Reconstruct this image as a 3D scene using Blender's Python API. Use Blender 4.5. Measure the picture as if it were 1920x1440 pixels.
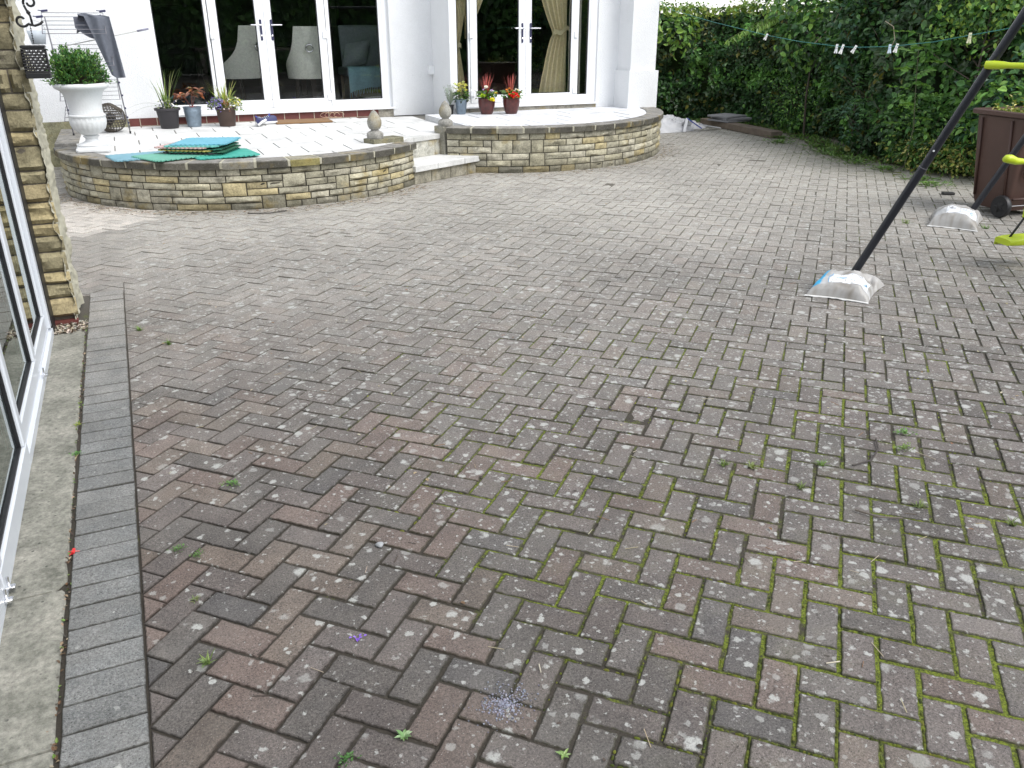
import bpy, math, random
from mathutils import Vector, Matrix, noise as mnoise
R = math.radians
random.seed(7)
for o in list(bpy.data.objects): bpy.data.objects.remove(o)
S = bpy.context.scene
COL = S.collection

# ------------------------------------------------------------------ camera, sky, sun, exposure
cam = bpy.data.cameras.new('camera'); co = bpy.data.objects.new('camera', cam); COL.objects.link(co)
co.location = (0, 0, 1.6); co.rotation_euler = (R(90 - 23.54), 0, R(-24.3))
cam.sensor_width = 36; cam.lens = 28.84; cam.clip_start = 0.05; cam.clip_end = 500
S.camera = co
SUN_EL, SUN_AZ = 52.0, 150.0          # azimuth clockwise from +Y
W = bpy.data.worlds.new('World'); S.world = W; W.use_nodes = True
wn = W.node_tree.nodes; wl = W.node_tree.links
bg = wn['Background']
sky = wn.new('ShaderNodeTexSky'); sky.sky_type = 'NISHITA'; sky.sun_disc = False
sky.sun_elevation = R(SUN_EL); sky.sun_rotation = R(SUN_AZ); sky.air_density = 1.0; sky.dust_density = 1.0; sky.ozone_density = 1.0
hs = wn.new('ShaderNodeHueSaturation'); hs.inputs['Saturation'].default_value = 0.25
wl.new(sky.outputs[0], hs.inputs['Color']); wl.new(hs.outputs[0], bg.inputs['Color'])
bg.inputs['Strength'].default_value = 0.15
sd = bpy.data.lights.new('sun', 'SUN'); sd.energy = 1.1; sd.angle = R(25); sd.color = (1.0, 0.97, 0.93)
so = bpy.data.objects.new('sun', sd); COL.objects.link(so)
sv = Vector((math.sin(R(SUN_AZ)) * math.cos(R(SUN_EL)), math.cos(R(SUN_AZ)) * math.cos(R(SUN_EL)), math.sin(R(SUN_EL))))
so.rotation_euler = sv.to_track_quat('Z', 'Y').to_euler(); so.location = sv * 30
S.view_settings.view_transform = 'Standard'; S.view_settings.look = 'None'; S.view_settings.gamma = 1; S.view_settings.exposure = 1.2

# ------------------------------------------------------------------ helpers
def nz(x, y=0.0, z=0.0, s=1.0):
    return mnoise.noise(Vector((x * s, y * s, z * s)))

class MB:
    def __init__(s): s.v = []; s.f = []; s.c = []; s.e = []; s.col = (1, 1, 1); s.edge = 0.0; s.sm = []
    def p(s, x, y=None, z=None, e=None):
        s.v.append(tuple(x) if y is None else (x, y, z)); s.c.append(s.col); s.e.append(s.edge if e is None else e)
        return len(s.v) - 1
    def face(s, *i): s.f.append(i)
    def box(s, x0, x1, y0, y1, z0, z1):
        s.obox(((x0 + x1) / 2, (y0 + y1) / 2, (z0 + z1) / 2), ((x1 - x0) / 2, 0, 0), (0, (y1 - y0) / 2, 0), (0, 0, (z1 - z0) / 2))
    def obox(s, c, a, b, d, bev=0.0):
        c, a, b, d = map(Vector, (c, a, b, d))
        if bev <= 0:
            i = [s.p(c + sa * a + sb * b + sd * d) for sa in (-1, 1) for sb in (-1, 1) for sd in (-1, 1)]
            for q in ((0, 1, 3, 2), (4, 6, 7, 5), (0, 4, 5, 1), (2, 3, 7, 6), (0, 2, 6, 4), (1, 5, 7, 3)): s.face(*[i[k] for k in q])
            return
        # bevelled box: 24 verts
        la, lb, ld = a.length, b.length, d.length
        ka, kb, kd = 1 - bev / la, 1 - bev / lb, 1 - bev / ld
        I = {}
        for sa in (-1, 1):
            for sb in (-1, 1):
                for sd_ in (-1, 1):
                    I[(sa, sb, sd_, 0)] = s.p(c + sa * a + sb * kb * b + sd_ * kd * d)
                    I[(sa, sb, sd_, 1)] = s.p(c + sa * ka * a + sb * b + sd_ * kd * d)
                    I[(sa, sb, sd_, 2)] = s.p(c + sa * ka * a + sb * kb * b + sd_ * d)
        q = ((-1, -1), (1, -1), (1, 1), (-1, 1))
        for g in (-1, 1):
            s.face(*[I[(g, x, y, 0)] for x, y in q]); s.face(*[I[(x, g, y, 1)] for x, y in q]); s.face(*[I[(x, y, g, 2)] for x, y in q])
        for x in (-1, 1):
            for y in (-1, 1):
                s.face(I[(x, y, -1, 0)], I[(x, y, 1, 0)], I[(x, y, 1, 1)], I[(x, y, -1, 1)])
                s.face(I[(x, -1, y, 0)], I[(x, 1, y, 0)], I[(x, 1, y, 2)], I[(x, -1, y, 2)])
                s.face(I[(-1, x, y, 1)], I[(1, x, y, 1)], I[(1, x, y, 2)], I[(-1, x, y, 2)])
                for z in (-1, 1): s.face(I[(x, y, z, 0)], I[(x, y, z, 1)], I[(x, y, z, 2)])
    def bar(s, p, q, w, h, bev=0.0):
        p, q = Vector(p), Vector(q); a = (q - p) / 2
        u = a.normalized(); side = u.cross(Vector((0, 0, 1)))
        side = Vector((1, 0, 0)) if side.length < 1e-4 else side.normalized()
        up = side.cross(u)
        s.obox((p + q) / 2, a, side * w / 2, up * h / 2, bev)
    def tube(s, pts, r, n=8, cap=True, closed=False):
        pts = [Vector(p) for p in pts]; m = len(pts)
        rr = r if isinstance(r, (list, tuple)) else [r] * m
        rings = []; prev = None
        for k in range(m):
            if closed: t = pts[(k + 1) % m] - pts[k - 1]
            else: t = pts[min(k + 1, m - 1)] - pts[max(k - 1, 0)]
            if t.length < 1e-9: t = Vector((0, 0, 1))
            t.normalize()
            if prev is None: nrm = t.cross(Vector((0, 0, 1)) if abs(t.z) < 0.9 else Vector((1, 0, 0))).normalized()
            else:
                nrm = prev - t * prev.dot(t)
                nrm = nrm.normalized() if nrm.length > 1e-6 else t.cross(Vector((1, 0, 0))).normalized()
            prev = nrm; b = t.cross(nrm)
            rings.append([s.p(pts[k] + (nrm * math.cos(2 * math.pi * j / n) + b * math.sin(2 * math.pi * j / n)) * rr[k]) for j in range(n)])
        for k in range(m if closed else m - 1):
            A, B = rings[k], rings[(k + 1) % m]
            for j in range(n): s.face(A[j], A[(j + 1) % n], B[(j + 1) % n], B[j])
        if cap and not closed: s.face(*rings[0][::-1]); s.face(*rings[-1])
    def lathe(s, prof, c=(0, 0, 0), n=32, fn=None, caps=True, M=None):
        rings = []
        for (r, z) in prof:
            ring = []
            for j in range(n):
                a = 2 * math.pi * j / n; rr = r * (fn(a, z) if fn else 1)
                q = Vector((rr * math.cos(a), rr * math.sin(a), z))
                if M: q = M @ q
                ring.append(s.p(q + Vector(c)))
            rings.append(ring)
        for A, B in zip(rings, rings[1:]):
            for j in range(n): s.face(A[j], A[(j + 1) % n], B[(j + 1) % n], B[j])
        if caps: s.face(*rings[0][::-1]); s.face(*rings[-1])
    def grid(s, nu, nv, fn, thick=None):
        I = [[s.p(fn(i / nu, j / nv)) for j in range(nv + 1)] for i in range(nu + 1)]
        for i in range(nu):
            for j in range(nv): s.face(I[i][j], I[i + 1][j], I[i + 1][j + 1], I[i][j + 1])
        return I
    def prism(s, poly, z0, z1):
        a = [s.p(x, y, z0) for x, y in poly]; b = [s.p(x, y, z1) for x, y in poly]; n = len(poly)
        s.face(*a[::-1]); s.face(*b)
        for k in range(n): s.face(a[k], a[(k + 1) % n], b[(k + 1) % n], b[k])
    def leaf(s, b, d, nrm, L, w, fold=0.25, droop=0.0):
        """two quads folded on the midrib"""
        d = Vector(d).normalized(); nrm = Vector(nrm); sd_ = d.cross(nrm)
        sd_ = sd_.normalized() if sd_.length > 1e-5 else d.orthogonal().normalized()
        up = sd_.cross(d); b = Vector(b); dn = up * (-droop * L)
        t = b + d * L + dn; f = up * (w * fold)
        i = [s.p(b), s.p(b + d * L * .32 + sd_ * w * .5 + f + dn * .1), s.p(b + d * L * .68 + sd_ * w * .42 + f + dn * .45), s.p(t),
             s.p(b + d * L * .68 - sd_ * w * .42 + f + dn * .45), s.p(b + d * L * .32 - sd_ * w * .5 + f + dn * .1)]
        s.face(i[0], i[1], i[2], i[3]); s.face(i[0], i[3], i[4], i[5])
    def blade(s, b, d, L, w, droop=0.3, n=5):
        b = Vector(b); d = Vector(d).normalized(); side = d.cross(Vector((0, 0, 1)))
        side = side.normalized() if side.length > 1e-3 else Vector((1, 0, 0))
        rows = []
        for k in range(n + 1):
            t = k / n; c = b + d * L * t + Vector((0, 0, -1)) * droop * L * t * t + Vector((d.x, d.y, 0)) * droop * .4 * L * t * t
            ww = w * .5 * (1 - t ** 1.6) + .0004
            rows.append((s.p(c - side * ww), s.p(c + Vector((0, 0, -ww * .5))), s.p(c + side * ww)))
        for A, B in zip(rows, rows[1:]): s.face(A[0], A[1], B[1], B[0]); s.face(A[1], A[2], B[2], B[1])
    def build(s, name, mat, parent=None, smooth=False, angle=None, loc=None):
        me = bpy.data.meshes.new(name)
        v = s.v
        off = Vector(loc) if loc else None
        if parent is not None and parent.get('_org') is not None:
            off = Vector(parent['_org'])
        if off is not None: v = [(a[0] - off.x, a[1] - off.y, a[2] - off.z) for a in v]
        me.from_pydata(v, [], s.f); me.update()
        ca = me.color_attributes.new('Col', 'FLOAT_COLOR', 'POINT')
        flat = []
        for c in s.c: flat += [c[0], c[1], c[2], c[3] if len(c) > 3 else 1.0]
        ca.data.foreach_set('color', flat)
        at = me.attributes.new('edge', 'FLOAT', 'POINT'); at.data.foreach_set('value', s.e)
        if smooth: me.polygons.foreach_set('use_smooth', [True] * len(me.polygons))
        me.materials.append(mat)
        if smooth and angle: 
            try: me.set_sharp_from_angle(angle=R(angle))
            except Exception: pass
        o = bpy.data.objects.new(name, me); COL.objects.link(o)
        if parent is not None: o.parent = parent
        elif off is not None: o.location = off
        return o

def tag(o, label=None, cat=None, group=None, kind=None):
    if label: o['label'] = label
    if cat: o['category'] = cat
    if group: o['group'] = group
    if kind: o['kind'] = kind
    return o
def thing(name, label, cat, loc=(0, 0, 0), group=None, kind=None):
    """Empty at the thing's base; parts are built in world coordinates and stored relative to it"""
    o = bpy.data.objects.new(name, None); COL.objects.link(o); o.location = loc; o.empty_display_size = .1
    o['_org'] = list(loc)
    return tag(o, label, cat, group, kind)
def sub(parent_obj, root):   # lets a part carry sub-parts built in world coordinates
    parent_obj['_org'] = list(root['_org']); return parent_obj

# ------------------------------------------------------------------ materials
def newmat(name):
    m = bpy.data.materials.new(name); m.use_nodes = True
    nt = m.node_tree; b = nt.nodes['Principled BSDF']; return m, nt, b
class N:
    def __init__(s, nt): s.nt = nt
    def n(s, t, **k):
        o = s.nt.nodes.new(t)
        for a, b in k.items(): setattr(o, a, b)
        return o
    def l(s, a, b): s.nt.links.new(a, b)
    def pos(s):
        return s.n('ShaderNodeNewGeometry').outputs['Position']
    def noise(s, scale, detail=3, rough=.55, vec=None, dist=0.0):
        o = s.n('ShaderNodeTexNoise'); o.inputs['Scale'].default_value = scale; o.inputs['Detail'].default_value = detail
        o.inputs['Roughness'].default_value = rough; o.inputs['Distortion'].default_value = dist
        if vec is not None: s.l(vec, o.inputs['Vector'])
        return o.outputs['Fac']
    def vor(s, scale, vec=None, feature='F1', rnd=1.0, out='Distance'):
        o = s.n('ShaderNodeTexVoronoi'); o.feature = feature; o.inputs['Scale'].default_value = scale; o.inputs['Randomness'].default_value = rnd
        if vec is not None: s.l(vec, o.inputs['Vector'])
        return o.outputs[out]
    def ramp(s, fac, *stops):
        o = s.n('ShaderNodeValToRGB'); s.l(fac, o.inputs['Fac']); e = o.color_ramp.elements
        while len(e) < len(stops): e.new(.5)
        for k, (p, c) in enumerate(stops):
            e[k].position = p; e[k].color = (c, c, c, 1) if not isinstance(c, tuple) else (*c[:3], 1)
        return o.outputs['Color']
    def mix(s, f, a, b, blend='MIX'):
        o = s.n('ShaderNodeMix'); o.data_type = 'RGBA'; o.blend_type = blend
        for x, idx in ((f, 0), (a, 6), (b, 7)):
            if isinstance(x, (int, float)): o.inputs[idx].default_value = x if idx == 0 else (x, x, x, 1)
            elif isinstance(x, tuple): o.inputs[idx].default_value = (*x[:3], 1)
            else: s.l(x, o.inputs[idx])
        return o.outputs[2]
    def math(s, op, a, b=0.0, clamp=False):
        o = s.n('ShaderNodeMath', operation=op); o.use_clamp = clamp
        for k, x in enumerate((a, b)):
            if isinstance(x, (int, float)): o.inputs[k].default_value = x
            else: s.l(x, o.inputs[k])
        return o.outputs[0]
    def attr(s, name, out='Color'):
        o = s.n('ShaderNodeAttribute'); o.attribute_name = name; return o.outputs[out]
    def bump(s, h, strength=.4, dist=.01, normal=None):
        o = s.n('ShaderNodeBump'); o.inputs['Strength'].default_value = strength; o.inputs['Distance'].default_value = dist
        s.l(h, o.inputs['Height'])
        if normal is not None: s.l(normal, o.inputs['Normal'])
        return o.outputs['Normal']

_mc = {}
def simple(name, col, rough=.6, var=.15, scale=6, bump=0.0, bscale=60, metal=0.0, spec=.5, vcol=False, coat=0.0, transl=0.0):
    if name in _mc: return _mc[name]
    m, nt, b = newmat(name); g = N(nt); P = g.pos()
    base = g.attr('Col') if vcol else None
    n1 = g.noise(scale, 4, .6, P)
    if vcol: base = g.mix(1.0, base, g.ramp(n1, (.25, 1 - var), (.75, 1 + var)), 'MULTIPLY')
    else: base = g.mix(1.0, col, g.ramp(n1, (.25, 1 - var), (.75, 1.0)), 'MULTIPLY')
    g.l(base, b.inputs['Base Color']); b.inputs['Roughness'].default_value = rough; b.inputs['Metallic'].default_value = metal
    b.inputs['Specular IOR Level'].default_value = spec
    if coat: b.inputs['Coat Weight'].default_value = coat
    if bump: g.l(g.bump(g.noise(bscale, 4, .6, P), bump, .01), b.inputs['Normal'])
    if transl:
        tr = g.n('ShaderNodeBsdfTranslucent'); g.l(base, tr.inputs['Color']); mx = g.n('ShaderNodeMixShader'); mx.inputs[0].default_value = transl
        g.l(b.outputs[0], mx.inputs[1]); g.l(tr.outputs[0], mx.inputs[2]); g.l(mx.outputs[0], nt.nodes['Material Output'].inputs['Surface'])
    _mc[name] = m; return m

def mat_brick():
    m, nt, b = newmat('block_paver'); g = N(nt); P = g.pos()
    col = g.attr('Col'); moss = g.attr('Col', 'Alpha'); edge = g.attr('edge', 'Fac')
    sx = g.n('ShaderNodeSeparateXYZ'); g.l(P, sx.inputs[0])
    # mottled concrete: warm and grey batches blended inside each block
    c = g.mix(g.ramp(g.noise(11, 4, .6, P), (.40, .0), (.66, .62)), col, g.mix(1.0, col, (.80, .83, .86), 'MULTIPLY'))
    c = g.mix(1.0, c, g.ramp(g.noise(5, 5, .65, P), (.3, .80), (.7, 1.22)), 'MULTIPLY')
    c = g.mix(1.0, c, g.ramp(g.noise(150, 4, .8, P), (.33, .50), (.67, 1.55)), 'MULTIPLY')
    c = g.mix(1.0, c, g.ramp(g.noise(420, 2, .6, P), (.33, .70), (.67, 1.32)), 'MULTIPLY')
    v1 = g.n('ShaderNodeTexVoronoi'); v1.inputs['Scale'].default_value = 240; g.l(P, v1.inputs['Vector'])
    sep = g.n('ShaderNodeSeparateColor'); g.l(v1.outputs['Color'], sep.inputs[0])
    chips = g.math('MULTIPLY', g.math('LESS_THAN', v1.outputs['Distance'], g.math('MULTIPLY', sep.outputs[1], .42)), g.math('GREATER_THAN', sep.outputs[0], .80))
    c = g.mix(g.math('MULTIPLY', chips, g.math('ADD', g.math('MULTIPLY', sep.outputs[2], .6), .15)), c, (.36, .34, .31))
    v2 = g.n('ShaderNodeTexVoronoi'); v2.inputs['Scale'].default_value = 150; g.l(P, v2.inputs['Vector'])
    sep2 = g.n('ShaderNodeSeparateColor'); g.l(v2.outputs['Color'], sep2.inputs[0])
    pits = g.math('MULTIPLY', g.math('LESS_THAN', v2.outputs['Distance'], .3), g.math('GREATER_THAN', sep2.outputs[1], .86))
    c = g.mix(g.math('MULTIPLY', pits, .7), c, (.02, .02, .018))
    # lichen discs with ragged outlines, commoner towards the open side of the yard
    dv = g.n('ShaderNodeTexNoise'); dv.inputs['Scale'].default_value = 45; dv.inputs['Detail'].default_value = 4; dv.inputs['Roughness'].default_value = .65; g.l(P, dv.inputs['Vector'])
    vm = g.n('ShaderNodeVectorMath', operation='SCALE'); vm.inputs['Scale'].default_value = .034
    vs = g.n('ShaderNodeVectorMath', operation='SUBTRACT'); vs.inputs[1].default_value = (.5, .5, .5); g.l(dv.outputs['Color'], vs.inputs[0]); g.l(vs.outputs[0], vm.inputs[0])
    va = g.n('ShaderNodeVectorMath', operation='ADD'); g.l(P, va.inputs[0]); g.l(vm.outputs[0], va.inputs[1])
    reg = g.math('ADD', g.math('MULTIPLY', sx.outputs[0], .36), g.math('MULTIPLY', sx.outputs[1], .13))
    reg = g.math('ADD', g.math('SUBTRACT', reg, .08), g.math('MULTIPLY', g.math('SUBTRACT', g.noise(1.6, 3, .6, P), .5), 1.0)); reg = g.math('MULTIPLY', reg, g.math('GREATER_THAN', sx.outputs[0], -.19))
    reg = g.math('MINIMUM', g.math('MAXIMUM', reg, .02), .95)
    tot = None
    for sc_, th, prob in ((11, .28, .56), (18, .31, .76), (30, .33, .88), (60, .34, .85)):
        v = g.n('ShaderNodeTexVoronoi'); v.inputs['Scale'].default_value = sc_; g.l(va.outputs[0], v.inputs['Vector'])
        s3 = g.n('ShaderNodeSeparateColor'); g.l(v.outputs['Color'], s3.inputs[0])
        a = g.math('MULTIPLY', g.math('SUBTRACT', g.math('ADD', g.math('MULTIPLY', s3.outputs[1], th * .9), th * .3), v.outputs['Distance']), 11.0, True)
        pr = g.math('LESS_THAN', s3.outputs[0], g.math('MULTIPLY', reg, prob))
        k = g.math('MULTIPLY', g.math('MULTIPLY', a, pr), g.math('ADD', g.math('MULTIPLY', s3.outputs[2], .50), .44)); tot = k if tot is None else g.math('MAXIMUM', tot, k)
    lf = g.math('MULTIPLY', tot, g.ramp(g.noise(230, 3, .7, P), (.30, .40), (.52, 1.0)))
    c = g.mix(lf, c, (.46, .465, .44))
    # pale dust film in patches
    c = g.mix(g.math('MULTIPLY', g.ramp(g.noise(2.3, 5, .6, P), (.42, 0), (.8, .5)), .5), c, (.29, .275, .25))
    # dirty and mossy margins
    en = g.math('ADD', edge, g.math('MULTIPLY', g.math('SUBTRACT', g.noise(75, 4, .75, P), .5), .30))
    c = g.mix(g.ramp(en, (.94, 0), (1.01, .85)), c, g.mix(moss, g.mix(1.0, c, g.ramp(g.math('MULTIPLY', sx.outputs[1], .1), (.25, (.24, .225, .20)), (.75, (.62, .60, .55))), 'MULTIPLY'), (.045, .050, .014)))
    alg = g.math('MULTIPLY', moss, g.ramp(g.noise(5, 5, .7, P), (.52, 0), (.75, .40)))
    c = g.mix(alg, c, (.085, .090, .035))
    g.l(c, b.inputs['Base Color']); b.inputs['Roughness'].default_value = .82; b.inputs['Specular IOR Level'].default_value = .35
    h = g.math('ADD', g.noise(330, 3, .7, P), g.math('MULTIPLY', g.noise(90, 3, .6, P), 1.2))
    h = g.math('SUBTRACT', h, g.math('MULTIPLY', pits, .9)); h = g.math('ADD', h, g.math('MULTIPLY', chips, .3))
    g.l(g.bump(h, .8, .004), b.inputs['Normal'])
    return m
def mat_joint():
    m, nt, b = newmat('joint_moss'); g = N(nt); P = g.pos()
    mo = g.attr('Col'); s = g.n('ShaderNodeSeparateColor'); g.l(mo, s.inputs[0]); sy = g.n('ShaderNodeSeparateXYZ'); g.l(P, sy.inputs[0])
    n1 = g.math('ADD', g.math('MULTIPLY', g.noise(7, 6, .8, P), .6), g.math('MULTIPLY', g.noise(1.3, 3, .6, P), .4)); n2 = g.noise(140, 4, .75, P)
    soil = g.mix(n2, (.018, .015, .011), (.085, .072, .055)); soil = g.mix(g.ramp(g.math('MULTIPLY', sy.outputs[1], .1), (.3, 0), (.8, .5)), soil, (.20, .185, .155))
    ms = g.mix(g.ramp(n2, (.35, 0), (.65, 1)), (.030, .038, .006), (.23, .29, .025))
    fac = g.math('ADD', g.math('MULTIPLY', s.outputs[0], .95), g.math('MULTIPLY', g.math('SUBTRACT', n1, .5), 4.2))
    fac = g.ramp(g.math('SUBTRACT', fac, .06), (.32, 0), (.68, 1))
    g.l(g.mix(fac, soil, ms), b.inputs['Base Color']); b.inputs['Roughness'].default_value = .95
    g.l(g.bump(g.noise(170, 5, .75, P), 1.0, .008), b.inputs['Normal']); return m
def mat_stone(name, s1=(.20, .18, .11), rough=.9, dark=.5, bscale=30, algae=True, bstr=.8):
    m, nt, b = newmat(name); g = N(nt); P = g.pos(); c = g.attr('Col')
    c = g.mix(1.0, c, g.ramp(g.noise(9, 6, .7, P), (.3, .62), (.7, 1.25)), 'MULTIPLY')
    c = g.mix(1.0, c, g.ramp(g.noise(70, 4, .7, P), (.3, .72), (.7, 1.25)), 'MULTIPLY')
    if algae:
        c = g.mix(g.ramp(g.noise(6.5, 5, .75, P), (.51, 0), (.64, dark)), c, (.050, .048, .032))
        v = g.vor(70, P); c = g.mix(g.ramp(v, (.10, .75), (.16, 0)), c, g.mix(g.ramp(g.noise(4, 2, .5, P), (.45, 0), (.55, 1)), c, (.48, .48, .43)))
        c = g.mix(g.ramp(g.noise(3.1, 4, .6, P), (.55, 0), (.67, .5)), c, (.30, .22, .06))
    g.l(c, b.inputs['Base Color']); b.inputs['Roughness'].default_value = rough; b.inputs['Specular IOR Level'].default_value = .25
    h = g.math('ADD', g.noise(bscale, 6, .7, P), g.math('MULTIPLY', g.noise(bscale * 6, 3, .7, P), .35))
    g.l(g.bump(h, bstr, .012), b.inputs['Normal']); return m
def mat_render():
    m, nt, b = newmat('white_render'); g = N(nt); P = g.pos()
    c = g.mix(1.0, (.84, .85, .86), g.ramp(g.noise(1.4, 5, .65, P), (.3, .92), (.7, 1.0)), 'MULTIPLY')
    c = g.mix(1.0, c, g.ramp(g.noise(110, 4, .8, P), (.36, .92), (.6, 1.0)), 'MULTIPLY')
    sx = g.n('ShaderNodeSeparateXYZ'); g.l(P, sx.inputs[0])
    g.l(c, b.inputs['Base Color']); b.inputs['Roughness'].default_value = .85
    g.l(g.bump(g.math('ADD', g.noise(75, 4, .7, P), g.math('MULTIPLY', g.vor(120, P), .5)), .9, .010), b.inputs['Normal']); return m
def mat_glass():
    m, nt, b = newmat('window_glass'); g = N(nt)
    nt.nodes.remove(b); fr = g.n('ShaderNodeFresnel'); fr.inputs[0].default_value = 1.5
    tr = g.n('ShaderNodeBsdfTransparent'); tr.inputs[0].default_value = (.985, .99, .985, 1)
    gl = g.n('ShaderNodeBsdfGlossy'); gl.inputs['Roughness'].default_value = .0; gl.inputs[0].default_value = (.9, .95, .93, 1)
    mx = g.n('ShaderNodeMixShader'); f = g.math('MULTIPLY', fr.outputs[0], 1.35, True); g.l(f, mx.inputs[0])
    g.l(tr.outputs[0], mx.inputs[1]); g.l(gl.outputs[0], mx.inputs[2]); g.l(mx.outputs[0], nt.nodes['Material Output'].inputs['Surface']); return m
def mat_leaf(name, rough=.42, transl=.16, spec=.5):
    m, nt, b = newmat(name); g = N(nt); P = g.pos(); c = g.attr('Col')
    c = g.mix(1.0, c, g.ramp(g.noise(25, 3, .6, P), (.3, .8), (.7, 1.2)), 'MULTIPLY')
    g.l(c, b.inputs['Base Color']); b.inputs['Roughness'].default_value = rough; b.inputs['Specular IOR Level'].default_value = spec
    tr = g.n('ShaderNodeBsdfTranslucent'); g.l(g.mix(1.0, c, (1.2, 1.3, .5), 'MULTIPLY'), tr.inputs[0]); mx = g.n('ShaderNodeMixShader'); mx.inputs[0].default_value = transl
    g.l(b.outputs[0], mx.inputs[1]); g.l(tr.outputs[0], mx.inputs[2]); g.l(mx.outputs[0], nt.nodes['Material Output'].inputs['Surface']); return m
def mat_concrete():
    m, nt, b = newmat('concrete_strip'); g = N(nt); P = g.pos()
    c = g.ramp(g.noise(4.2, 8, .78, P), (.34, (.13, .13, .105)), (.5, (.235, .23, .195)), (.64, (.33, .315, .27)))
    c = g.mix(1.0, c, g.ramp(g.noise(55, 6, .8, P), (.34, .55), (.62, 1.2)), 'MULTIPLY')
    pit = g.ramp(g.vor(30, P), (.10, .9), (.18, 0)); c = g.mix(g.math('MULTIPLY', pit, g.ramp(g.noise(11, 3, .6, P), (.44, 0), (.56, 1))), c, (.05, .05, .045))
    g.l(c, b.inputs['Base Color']); b.inputs['Roughness'].default_value = .9
    g.l(g.bump(g.math('ADD', g.noise(45, 6, .75, P), g.math('MULTIPLY', g.noise(260, 3, .7, P), .4)), .6, .006), b.inputs['Normal']); return m
def mat_slab():
    m, nt, b = newmat('pale_slab'); g = N(nt); P = g.pos(); c = g.attr('Col')
    c = g.mix(1.0, c, g.ramp(g.noise(3.5, 7, .75, P), (.32, .74), (.62, 1.04)), 'MULTIPLY'); c = g.mix(1.0, c, g.ramp(g.noise(90, 4, .7, P), (.35, .86), (.6, 1.03)), 'MULTIPLY')
    c = g.mix(g.ramp(g.attr('edge', 'Fac'), (.97, 0), (1.0, .35)), c, (.25, .24, .21))
    g.l(c, b.inputs['Base Color']); b.inputs['Roughness'].default_value = .75
    g.l(g.bump(g.noise(50, 5, .7, P), .3, .004), b.inputs['Normal']); return m

M = dict(
    brick=mat_brick(), joint=mat_joint(), stone=mat_stone('walling_stone'), rock=mat_stone('rock_faced_stone', algae=False, bscale=14, bstr=.9),
    mortar=simple('grey_mortar', (.055, .048, .036), .95, .4, 12, .6, 90), palemortar=simple('pale_mortar', (.46, .44, .34), .95, .22, 14, .7, 40),
    coping=mat_stone('coping_stone', dark=.55, bscale=45, bstr=.6), render=mat_render(), glass=mat_glass(), concrete=mat_concrete(), slab=mat_slab(),
    upvc=simple('white_plastic', (.80, .81, .82), .28, .04, 3), upvc2=simple('conservatory_frame', (.62, .65, .69), .3, .06, 3),
    gasket=simple('black_rubber', (.012, .012, .014), .5, .1), redbrick=simple('red_tile_sill', (.15, .040, .033), .7, .4, 10, .3, 60),
    soil=simple('dark_soil', (.03, .022, .015), .95, .5, 30, .8, 80), leaf=mat_leaf('leaf'), dullleaf=mat_leaf('dull_leaf', .6, .2, .3),
    chrome=simple('chrome', (.75, .75, .77), .15, .02, metal=1.0), blackmetal=simple('black_iron', (.005, .005, .006), .55, .2, 30, .2, 80),
    pole=simple('navy_black_painted_steel', (.016, .018, .026), .32, .25, 18, .15, 120), lime=simple('lime_plastic', (.50, .62, .025), .38, .08, 8),
    plasticblack=simple('black_plastic', (.009, .009, .010), .5, .2), binbrown=simple('brown_bin_plastic', (.088, .046, .035), .48, .3, 4, .25, 200),
    wire=simple('grey_wire', (.17, .17, .19), .35, .1, metal=.3), bluegrey=simple('navy_plastic', (.03, .03, .08), .4, .1),
    vcol=simple('coloured_surface', (1, 1, 1), .6, .12, 12, vcol=True), cloth=simple('fabric', (1, 1, 1), .9, .14, 30, .5, 350, vcol=True),
    gloss=simple('glossy_surface', (1, 1, 1), .3, .12, 12, vcol=True),
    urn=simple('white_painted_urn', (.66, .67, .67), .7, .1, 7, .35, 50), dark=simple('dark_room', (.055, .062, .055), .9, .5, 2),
    roomfloor=simple('room_carpet', (.13, .14, .18), .95, .2, 20, .5, 300), finial=mat_stone('cast_stone', bscale=60, bstr=.9, dark=.35),
    timber=simple('weathered_timber', (.19, .15, .115), .9, .45, 9, .5, 60), bag=simple('woven_plastic_bag', (1, 1, 1), .42, .10, 9, .35, 22, vcol=True),
    terracotta=simple('terracotta', (.2, .06, .04), .6, .2), wicker=simple('wicker', (.10, .085, .065), .7, .45, 25),
)

# ------------------------------------------------------------------ plan of the yard (metres; camera stands at the origin)
C1, R1 = (1.30, 10.13), 2.00          # left terrace arc
C2, R2 = (4.85, 11.25), 2.30          # right terrace arc
Z1, Z2 = 0.45, 0.52                   # terrace levels (top of coping)
FY1, FY2 = 11.85, 11.10               # facade planes
SOL0, SOL1 = -0.392, -0.192           # soldier course
HEDGE = [(6.4, 14.0), (7.6, 13.6), (8.9, 13.45), (9.9, 13.1), (10.25, 11.9), (10.15, 10.9), (9.6, 9.6), (8.95, 8.4), (8.9, 7.6), (9.05, 6.7), (9.5, 5.5), (10.3, 4.0), (11.2, 2.2)]
def seg_dist(x, y, poly=HEDGE):
    d = 1e9
    for (ax, ay), (bx, by) in zip(poly, poly[1:]):
        ux, uy = bx - ax, by - ay; t = max(0, min(1, ((x - ax) * ux + (y - ay) * uy) / (ux * ux + uy * uy)))
        d = min(d, math.hypot(x - ax - ux * t, y - ay - uy * t))
    return d
def moss_at(x, y):
    g = max(0, min(1, (x - .02 - .12 * max(0, y - 2)) / .9)) * .62
    g *= max(.22, 1 - max(0, y - 2.6) * .17)
    g += .30 * nz(x, y, 3, .55)
    h = seg_dist(x, y)
    if h < 1.8: g += .55 * (1 - h / 1.8)
    return max(0, min(1, g))

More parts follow.
